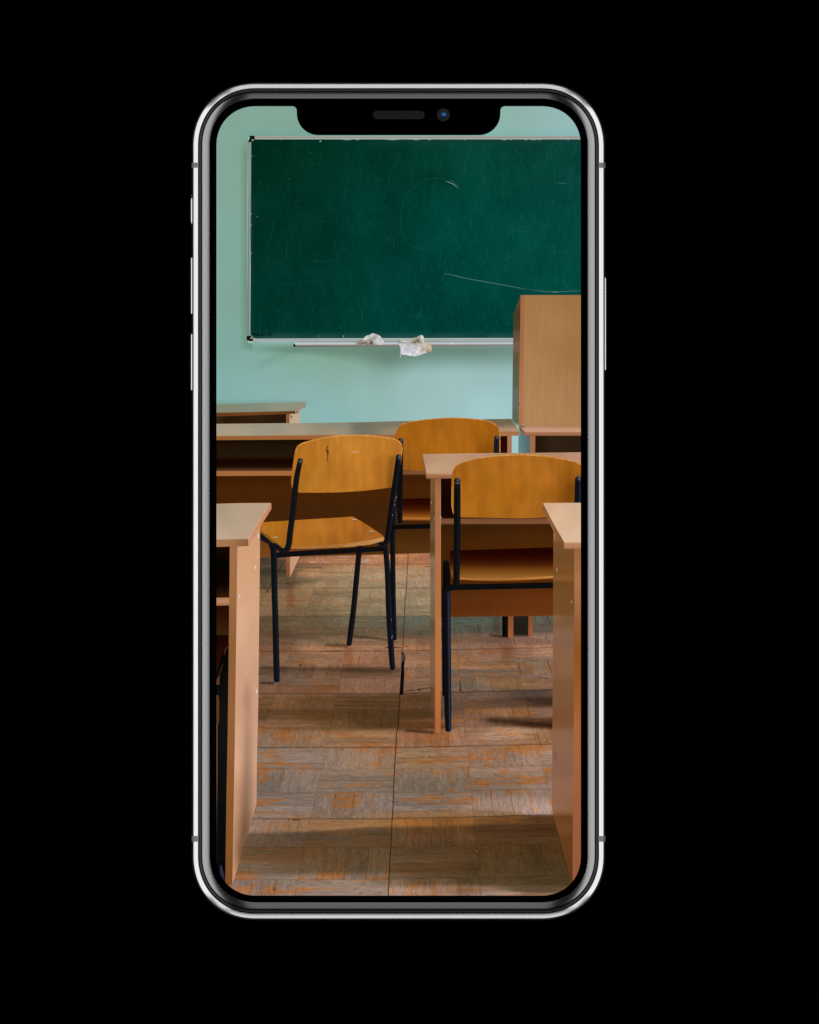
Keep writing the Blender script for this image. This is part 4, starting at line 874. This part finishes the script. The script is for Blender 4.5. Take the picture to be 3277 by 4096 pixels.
# ------------------------------------------------------------------ left chair (stands free in the aisle)
SL = steel_sh((44, 48, 68), .55, (14, 16, 20), (28, 30, 42))
ch1 = multi('chair', [
    (tube([(1441, 2180), (1435, 2225), (1424, 2340), (1413, 2450), (1404, 2520), (1397, 2576)], [22, 22, 22, 22.5, 22.5, 21], steel_sh((40, 34, 50), .35, (14, 13, 17)), False, True), None, 0),
    (tube([(1542, 2192), (1546, 2230), (1551, 2298), (1556.5, 2450), (1563, 2560), (1568, 2640), (1571, 2672)], [21, 22, 23, 24, 24, 23, 21], SL, True, True), None, 0),
    (tube([(1100, 2221), (1230, 2212), (1360, 2205), (1508, 2196), (1532, 2195)], [22, 22, 21, 21, 20], steel_sh((30, 29, 34), -.3, (12, 11, 13)), True, True), None, 0),
    (tube([(1040, 2143), (1063, 2157), (1081, 2170), (1091, 2190), (1095.5, 2225), (1098, 2356), (1101, 2450), (1103.5, 2560), (1106.5, 2680), (1107, 2721)], [26, 24, 24, 24, 24.5, 24.5, 24.5, 25, 25, 24], steel_sh((36, 44, 62), .45, (14, 17, 20), (26, 28, 42)), False, True), None, 0)],
    BL, phone, 'chair standing free in the aisle with a knot mark on its backrest in the screen picture')
seat1 = catmull([(1041, 2112), (1045.5, 2098), (1057, 2089), (1110, 2085)], 4)[:-1] + [(1110, 2085), (1232, 2077.5), (1360, 2070), (1392, 2067.3)] + catmull([(1392, 2067.3), (1405, 2066.5), (1416, 2068.5), (1440, 2082)], 4) + [(1478, 2105), (1510, 2127)] + catmull([(1510, 2127), (1529, 2141), (1537.5, 2152), (1530, 2160), (1482, 2168), (1396, 2180), (1289, 2186), (1200, 2187), (1150, 2186), (1131, 2184), (1118, 2178), (1080, 2149), (1045, 2124)], 4)
area('seat', seat1, wood_back([(1060, 2110, (184, 120, 36)), (1120, 2130, (188, 118, 34)), (1150, 2170, (178, 116, 34)), (1250, 2150, (178, 110, 32)), (1220, 2100, (192, 124, 46)), (1300, 2110, (204, 132, 56)), (1250, 2120, (202, 130, 52)), (1350, 2120, (190, 120, 46)), (1340, 2160, (164, 102, 34)), (1400, 2090, (186, 116, 42)), (1450, 2120, (182, 112, 42)), (1500, 2145, (182, 112, 46)), (1420, 2150, (168, 104, 36)), (1220, 2175, (186, 118, 36))]), pix('wood', .55, .05, 6, 110, .04), ch1, 7)  # pale points around the middle paint the seat's highlight
edge1 = [(1041, 2113), (1045, 2124), (1080, 2149), (1118, 2178), (1131, 2183), (1200, 2184.5), (1289, 2182), (1396, 2173), (1482, 2160), (1534, 2149), (1537.5, 2152), (1535.6, 2163), (1482, 2178), (1396, 2188), (1289, 2193), (1177, 2195), (1129, 2193), (1112, 2188), (1041, 2130)]
area('seat_edge', edge1, over(field([(1050, 2125, (120, 80, 26)), (1100, 2165, (128, 84, 28)), (1180, 2190, (152, 98, 40)), (1300, 2188, (150, 94, 40)), (1450, 2176, (176, 122, 70)), (1530, 2160, (190, 138, 90))], soft=20),
    (206, 150, 90), lambda x, y: .55 * (np.abs(((y - np.interp(x, [1129, 1289, 1396, 1482, 1536], [2183, 2182, 2173, 2160, 2149])) % 5.5) - 1.4) < 1.2) * (x > 1129)), pix('fine', 0, .03, 6, 6, .02), ch1, 3)
sc2 = []
for x, y in ((1103, 2151), (1418, 2079.5), (1486.5, 2126)):
    sc2.append((tube([(x - 5, y), (x + 5, y)], 6.5, lambda u, s, x_, y_: (196, 182, 160) if u < .3 else (80, 60, 40), True, True, 2), None, 0))
    sc2.append((stroke([(x - 2, y), (x + 1, y)], 3, (70, 50, 35), step=2), None, 0))
flat_multi('screw', sc2, pix('fine', 0, 0, 9, 9, 0), ch1)
b1 = catmull([(1178, 1962), (1169, 1952), (1165, 1932), (1165.5, 1915), (1168, 1890), (1175, 1839), (1181, 1804), (1190, 1784), (1205, 1773), (1225, 1766), (1289, 1750), (1353, 1741.5), (1418, 1739), (1482, 1741), (1546, 1749), (1577, 1755), (1598, 1764), (1608, 1777), (1611, 1793), (1607, 1830), (1598, 1880), (1585, 1930)], 6) + [(1570, 1949.5), (1460, 1963), (1375, 1968.5), (1289, 1971), (1197, 1970.5)]
def back1(x, y):
    c = wood_back([(1190, 1900, (178, 114, 34)), (1185, 1830, (188, 122, 40)), (1220, 1790, (184, 120, 38)), (1250, 1950, (196, 132, 48)), (1300, 1770, (196, 132, 50)), (1300, 1900, (194, 128, 46)), (1400, 1760, (206, 142, 58)), (1400, 1850, (200, 132, 48)), (1400, 1950, (196, 128, 46)), (1500, 1800, (202, 134, 50)), (1500, 1930, (198, 130, 48)), (1560, 1780, (196, 130, 48)), (1545, 1850, (196, 126, 44)), (1540, 1930, (180, 112, 36)), (1600, 1800, (190, 122, 46))])(x, y)
    xt = np.interp(y, [1810, 1850, 1950], [1592, 1587, 1578]); d = xt - x
    m = (np.exp(-((d - 18) / 14) ** 2) * sstep(1812, 1835, y) * .62)[:, None]  # post's shadow painted on the backrest
    c = c * (1 - m) + np.array([112, 70, 14]) * m
    m = ((x > 1579) * (y < 1830) * .16)[:, None]
    return c * (1 - m) + np.array([160, 96, 30]) * m
area('backrest', b1, back1, PLY, ch1, 7)
flat_multi('backrest_rim_highlight', [(tube([(1182, 1806), (1191, 1786), (1206, 1775), (1225, 1768), (1289, 1752), (1353, 1743.5), (1418, 1741), (1482, 1743), (1546, 1751), (1577, 1757), (1596, 1766), (1606, 1778), (1609, 1794), (1604, 1830)], [2, 2.6, 3, 3.6, 4, 4.4, 4.4, 5, 5, 5, 4.6, 4, 3.4, 2.4], lambda u, s, x, y: (226, 164, 92), step=8), None, 0)], pix('fine', 0, .03, 9, 9, 0), ch1)  # rim's highlight drawn as a pale stroke
kn = [(tube([(1312.5, 1784), (1308, 1794), (1309, 1802), (1312, 1809), (1311, 1820)], [3, 4, 4.5, 6, 4], lambda u, s, x, y: (66, 22, 2), step=3), None, 0), (tube([(1302, 1800), (1307, 1805), (1312, 1808)], [1.5, 3, 3.5], lambda u, s, x, y: (80, 30, 6), step=3), None, 0), (stroke([(1316, 1798), (1313, 1806)], 2, (96, 40, 10), step=3), None, 0),
    (tube([(1311.5, 1822), (1310, 1832), (1311, 1842), (1311, 1848)], [2, 3, 2.6, 1], lambda u, s, x, y: (90, 40, 8), step=3), None, 0), (tube([(1407, 1810), (1420, 1808.5), (1440, 1807)], [3, 7, 2], lambda u, s, x, y: (206, 150, 94), step=4), None, 0),
    (stroke([(1234, 1806), (1236, 1850)], 2, (160, 98, 28), step=9), None, 0), (stroke([(1234, 1900), (1235, 1925)], 2, (160, 98, 28), step=9), None, 0), (stroke([(1193, 1818), (1193.5, 1821)], 3, (110, 64, 20), step=3), None, 0)]
flat_multi('knot_mark', kn, pix('fine', 0, 0, 9, 9, 0), ch1)
SB = steel_sh((38, 38, 52), .5, (16, 17, 20), (24, 24, 34), top=(52, 64, 66))
multi('frame_post', [(tube([(1202, 1842), (1197, 1862), (1188, 1905), (1180, 1970), (1171, 2053), (1161, 2130), (1156.5, 2172), (1149, 2195), (1136, 2203), (1122, 2198), (1098, 2180)], [20, 21, 22.5, 23.5, 24, 24.5, 24.5, 24, 22, 20, 18], SB, True, True), None, 0), (stroke([(1195, 1844.5), (1201, 1847), (1208, 1846)], 1.8, (120, 126, 120), step=3), None, 0)], BL, ch1)
multi('frame_post', [(tube([(1595, 1827), (1592, 1850), (1585, 1905), (1576, 1970), (1567, 2037), (1557, 2110), (1551, 2150), (1545, 2170), (1533, 2181), (1518, 2175)], [21, 22, 23.5, 24, 24, 23.5, 23, 22, 20, 15], steel_sh((40, 42, 58), .5, (13, 13, 17), (30, 30, 46), top=(52, 64, 66)), True, True), None, 0), (stroke([(1597, 1829), (1601, 1831), (1606, 1830)], 2, (150, 156, 156), step=3), None, 0)]
    + [(stroke([(x, y), (x - .6, y + l)], 1.5, (150, 140, 150), step=3), None, 0) for x, y, l in ((1585, 1985, 12), (1581, 2000, 6), (1579, 2015, 8), (1571, 2058, 5), (1566, 2476, 5), (1570, 2540, 8), (1568, 2548, 6))], BL, ch1)

# ------------------------------------------------------------------ left front desk
def underD(x, y):
    c = ramp((0, 2185), (0, 3600), [(0, (22, 8, 2)), (.05, (6, 3, 0)), (.11, (12, 3, 0)), (.14, (46, 24, 6)), (.166, (40, 12, 4)), (.2, (42, 18, 5)), (.25, (56, 34, 12)), (.2505, (22, 4, 1)), (.33, (44, 14, 4)), (.45, (30, 16, 8)), (.6, (8, 8, 7)), (1, (8, 8, 9))])(x, y)
    m = ((x < 872) * sstep(2780, 2860, y) * .85)[:, None]
    return c * (1 - m) + (np.array([128, 96, 72]) * (1 - .75 * sstep(3050, 3400, y))[:, None]) * m
dkD = area('desk', [(860, 2180), (922, 2180), (918, 2400), (914, 2850), (905, 3300), (902, 3550), (860, 3600)], underD, pix('fine', 0, .05, 7, 7, .05), phone, 5, 'desk in the lower left corner of the screen picture, nearest on that side')
ch4 = multi('chair_frame', [
    ([(862, 2722), (862, 2700), (868, 2690), (880, 2640), (896, 2610), (915, 2590), (918, 2850), (906, 3300), (903, 3540), (884, 3560), (875, 3200), (877, 2900), (874, 2790), (862, 2785)], ramp((0, 2600), (0, 3500), [(0, (4, 4, 3)), (.3, (18, 19, 16)), (1, (6, 7, 8))]), 6),
    ([(862, 2735), (868, 2715), (879, 2700), (878, 2738), (862, 2741)], (92, 56, 34), 6), ([(862, 2782), (873, 2780), (877, 2800), (876, 2890), (862, 2900)], (96, 58, 30), 6),
    (stroke([(891, 2655), (884, 2680), (873, 2705)], 3.4, (74, 46, 22), step=4), None, 0), (stroke([(912, 2585), (902, 2600), (899, 2618)], 4, (84, 52, 26), step=4), None, 0),
    (tube([(884, 3465), (889, 3500), (896, 3545)], [6, 15, 18], lambda u, s, x, y: (58 - 30 * s, 56 - 26 * s, 70 - 20 * s), True, True, 4), None, 0)], BL, dkD, 'dark chair frame standing under this desk')
area('shelf', [(860, 2391), (917.5, 2390), (917, 2421), (860, 2423)], ramp((0, 2390), (0, 2422), [(0, (168, 118, 80)), (.5, (186, 136, 96)), (1, (160, 108, 72))]), WOODH(.05, across=5), dkD, 6)
def sideD(x, y):
    c = field([(960, 2200, (214, 158, 122)), (1020, 2200, (212, 158, 124)), (980, 2300, (216, 162, 128)), (1000, 2400, (216, 164, 134)), (970, 2500, (222, 172, 144)), (1020, 2520, (212, 162, 130)), (980, 2650, (212, 162, 134)), (960, 2750, (208, 158, 132)), (1020, 2750, (206, 158, 132)), (990, 2800, (182, 134, 112)),
        (955, 2830, (208, 158, 132)), (1022, 2830, (208, 158, 130)), (955, 2950, (218, 166, 138)), (1020, 2950, (214, 162, 136)), (950, 3050, (224, 170, 140)), (1010, 3060, (216, 164, 138)), (950, 3200, (204, 150, 122)), (1010, 3180, (206, 154, 130)), (945, 3330, (196, 142, 114)), (985, 3340, (176, 124, 92)), (940, 3420, (196, 142, 114)), (965, 3440, (160, 108, 74)), (935, 3510, (204, 150, 120))], ax=1, ay=.35, soft=14)(x, y)
    xc = np.interp(y, [2750, 2850, 2950, 3100, 3250, 3400], [992, 992, 992, 988, 984, 972])
    k = np.interp(y, [2700, 2850, 2950, 3100, 3250, 3400, 3480], [0, .05, .16, .25, .30, .32, .1]); wd = np.interp(y, [2700, 2900, 3400], [20, 22, 30])  # soft upright shadow stripe painted on the panel
    return c * np.array([.985, 1.0, .97]) * (1 - k * np.exp(-((x - xc) / wd) ** 2))[:, None]
sideDpts = [(950, 2186), (994, 2184), (1040.5, 2100), (1040, 2220), (1038, 2400), (1033.6, 2800), (1031.6, 2900), (1028, 3041), (1026.4, 3217), (1016.6, 3252), (985, 3358), (931, 3537), (928, 3537), (936, 3200), (941.7, 2900), (946.5, 2500), (948, 2340)]
area('side_panel', sideDpts, sideD, pix('wood', V, .028, 5, 300, .03), dkD, 8)
area('panel_edge', [(919.5, 2184), (951, 2183), (948.3, 2340), (946.8, 2500), (942, 2900), (936.5, 3200), (930, 3537), (908, 3540), (901.5, 3530), (906, 3200), (911.6, 2900), (917, 2450)], ramp((0, 2185), (0, 3540), [(0, (160, 110, 72)), (.15, (156, 106, 66)), (.3, (140, 92, 54)), (.5, (148, 98, 58)), (.7, (140, 88, 48)), (1, (128, 78, 38))]), WOODV(.045, across=6), dkD, 9)
area('desktop', [(862, 2015.3), (1000, 2013), (1083, 2011.5), (1085.5, 2013), (1040, 2081), (993.5, 2157), (862, 2159)], field([(880, 2030, (172, 152, 126)), (1040, 2025, (180, 158, 132)), (880, 2080, (176, 156, 128)), (980, 2080, (180, 158, 132)), (880, 2140, (192, 166, 142)), (970, 2130, (186, 160, 134)), (1030, 2060, (184, 158, 132))], soft=30), WOODH(.035, across=6, along=240), dkD, 8)
area('desktop_edge', [(862, 2158.5), (991, 2156), (994.5, 2158), (995, 2180), (991, 2184), (862, 2188)], ramp((862, 0), (995, 0), [(0, (168, 118, 82)), (.5, (160, 112, 74)), (.9, (142, 98, 64)), (1, (132, 90, 60))]), WOODH(.05, across=6), dkD, 6)
area('desktop_edge', [(1083, 2012), (1086, 2013), (1086.3, 2036), (1052, 2090), (1040.5, 2110), (1012, 2158), (994.5, 2185), (992.5, 2158), (1040, 2079)], ramp((1086, 2012), (995, 2185), [(0, (190, 128, 92)), (.4, (202, 140, 102)), (1, (206, 148, 114))]), WOODV(.03), dkD, 6)
flat_multi('scuff_highlight', [(stroke([(1084, 2013), (1040, 2079), (994, 2156)], 2.6, (226, 184, 150), step=20), None, 0), (stroke([(864, 2015.5), (960, 2013.5), (1082, 2012)], 2, (198, 160, 128), step=30), None, 0), (stroke([(1034, 2137), (1034, 2153)], 4, (232, 206, 188), step=4), None, 0), (stroke([(1022, 2262), (1023, 2276)], 5, (236, 206, 190), step=4), None, 0),  # long pale strokes on the desktop are painted highlights, short ones scuffs
    (stroke([(958, 2380), (959, 2390)], 4.4, (214, 210, 226), step=4), None, 0), (stroke([(1026, 2758), (1027, 2772)], 4.5, (236, 210, 196), step=4), None, 0), (stroke([(1029, 2222), (1028, 2232)], 2.4, (228, 190, 168), step=4), None, 0), (stroke([(1017.5, 2134), (1017, 2148)], 3, (160, 140, 130), step=4), None, 0),
    (stroke([(1025, 3218), (1022, 3240), (1016, 3256)], 2.2, (120, 78, 54), step=5), None, 0), (stroke([(950.5, 2190), (947.5, 2450), (941.5, 2900), (930.5, 3530)], 1.8, (222, 170, 136), step=40), None, 0)], pix('fine', 0, 0, 9, 9, 0), dkD)  # long pale stroke paints the panel edge's highlight

# ------------------------------------------------------------------ right front desk
def sideE(x, y):
    c = field([(2240, 2130, (130, 92, 56)), (2280, 2230, (112, 74, 36)), (2230, 2200, (114, 76, 40)), (2240, 2290, (118, 76, 38)), (2250, 2312, (136, 88, 46)), (2250, 2335, (110, 70, 34)), (2250, 2420, (116, 74, 38)), (2250, 2455, (114, 72, 34)), (2230, 2470, (134, 96, 66)), (2280, 2475, (120, 84, 54)), (2250, 2540, (132, 96, 74)),
        (2250, 2640, (134, 94, 66)), (2250, 2780, (124, 84, 56)), (2250, 2870, (122, 80, 52)), (2250, 2960, (138, 98, 74)), (2250, 3060, (134, 96, 76)), (2250, 3160, (142, 100, 76)), (2230, 3235, (146, 104, 80)), (2270, 3245, (138, 92, 62)), (2260, 3270, (104, 62, 32)), (2270, 3380, (100, 60, 28)), (2275, 3500, (94, 56, 26))], ax=.3, soft=10)(x, y)
    return c  # paler lower stretch paints the floor's reflection
dkE = area('desk', [(2214, 2110), (2258, 2190), (2300, 2190), (2298, 2600), (2296, 2900), (2292, 3300), (2290, 3560), (2286, 3548), (2250, 3400), (2212, 3254), (2208.5, 3234), (2210, 2900), (2211.6, 2700), (2213, 2450)], sideE, WOODV(.04, across=6, along=200), phone, 8, 'desk in the lower right corner of the screen picture, nearest on that side')
area('panel_edge', [(2297.5, 2190), (2330, 2190), (2330, 3560), (2290.5, 3560), (2291, 3400), (2295.5, 2900), (2297.8, 2500)], ramp((0, 2195), (0, 3540), [(0, (148, 98, 62)), (.1, (170, 112, 76)), (.2, (154, 98, 60)), (.3, (140, 82, 34)), (.4, (152, 86, 40)), (.55, (168, 100, 60)), (.75, (154, 92, 60)), (1, (146, 88, 60))]), WOODV(.045, across=6), dkE, 9)
area('desktop_edge', [(2173, 2012), (2171, 2016), (2171.3, 2038), (2205, 2107), (2215, 2126), (2254.5, 2186), (2256.5, 2197), (2260, 2197), (2259, 2169), (2216, 2092)], ramp((0, 2012), (0, 2197), [(0, (132, 92, 54)), (.5, (136, 92, 54)), (1, (124, 82, 48))]), WOODV(.03), dkE, 6)
area('desktop', [(2173, 2013), (2185, 2011.7), (2330, 2011), (2330, 2170), (2259, 2170), (2216, 2094)], field([(2190, 2025, (214, 172, 138)), (2300, 2030, (210, 174, 144)), (2250, 2070, (222, 184, 150)), (2310, 2080, (214, 178, 146)), (2240, 2110, (220, 180, 148)), (2310, 2150, (222, 186, 156)), (2270, 2160, (224, 188, 156))], soft=30), WOODH(.035, across=6, along=200), dkE, 8)
area('desktop_edge', [(2257.5, 2169.5), (2330, 2169), (2330, 2196), (2257, 2196.5)], ramp((0, 2169), (0, 2197), [(0, (212, 164, 126)), (.15, (186, 136, 96)), (.9, (172, 122, 82)), (1, (134, 90, 56))]), WOODH(.05, across=6), dkE, 6)
flat_multi('edge_highlight', [(stroke([(2174, 2014), (2216, 2093), (2259, 2170)], 2.4, (232, 194, 160), step=20), None, 0)], pix('fine', 0, 0, 9, 9, 0), dkE)
flat_multi('base_shadow', [(stroke([(2213, 3260), (2250, 3402), (2284, 3540)], 2.6, (60, 38, 18), step=20), None, 0)], pix('fine', 0, 0, 9, 9, 0), dkE)  # shadow line painted along the foot of the panel
for nm_, p_, w_, c_ in (('scuff_highlight', [(2218, 2135), (2219, 2160)], 4, (160, 120, 80)), ('scuff_highlight', [(2228, 2272), (2229, 2288)], 3, (176, 136, 98)), ('screw_head', [(2286, 2402), (2287, 2412)], 5, (128, 130, 112)), ('scratch', [(2216, 3002), (2224, 3030), (2231, 3055)], 2, (92, 64, 46))):
    flat_multi(nm_, [(stroke(p_, w_, c_, step=5), None, 0)], pix('fine', 0, 0, 9, 9, 0), dkE)
print('top layer (px below glass):', (TOP - Layer.z) / PX)
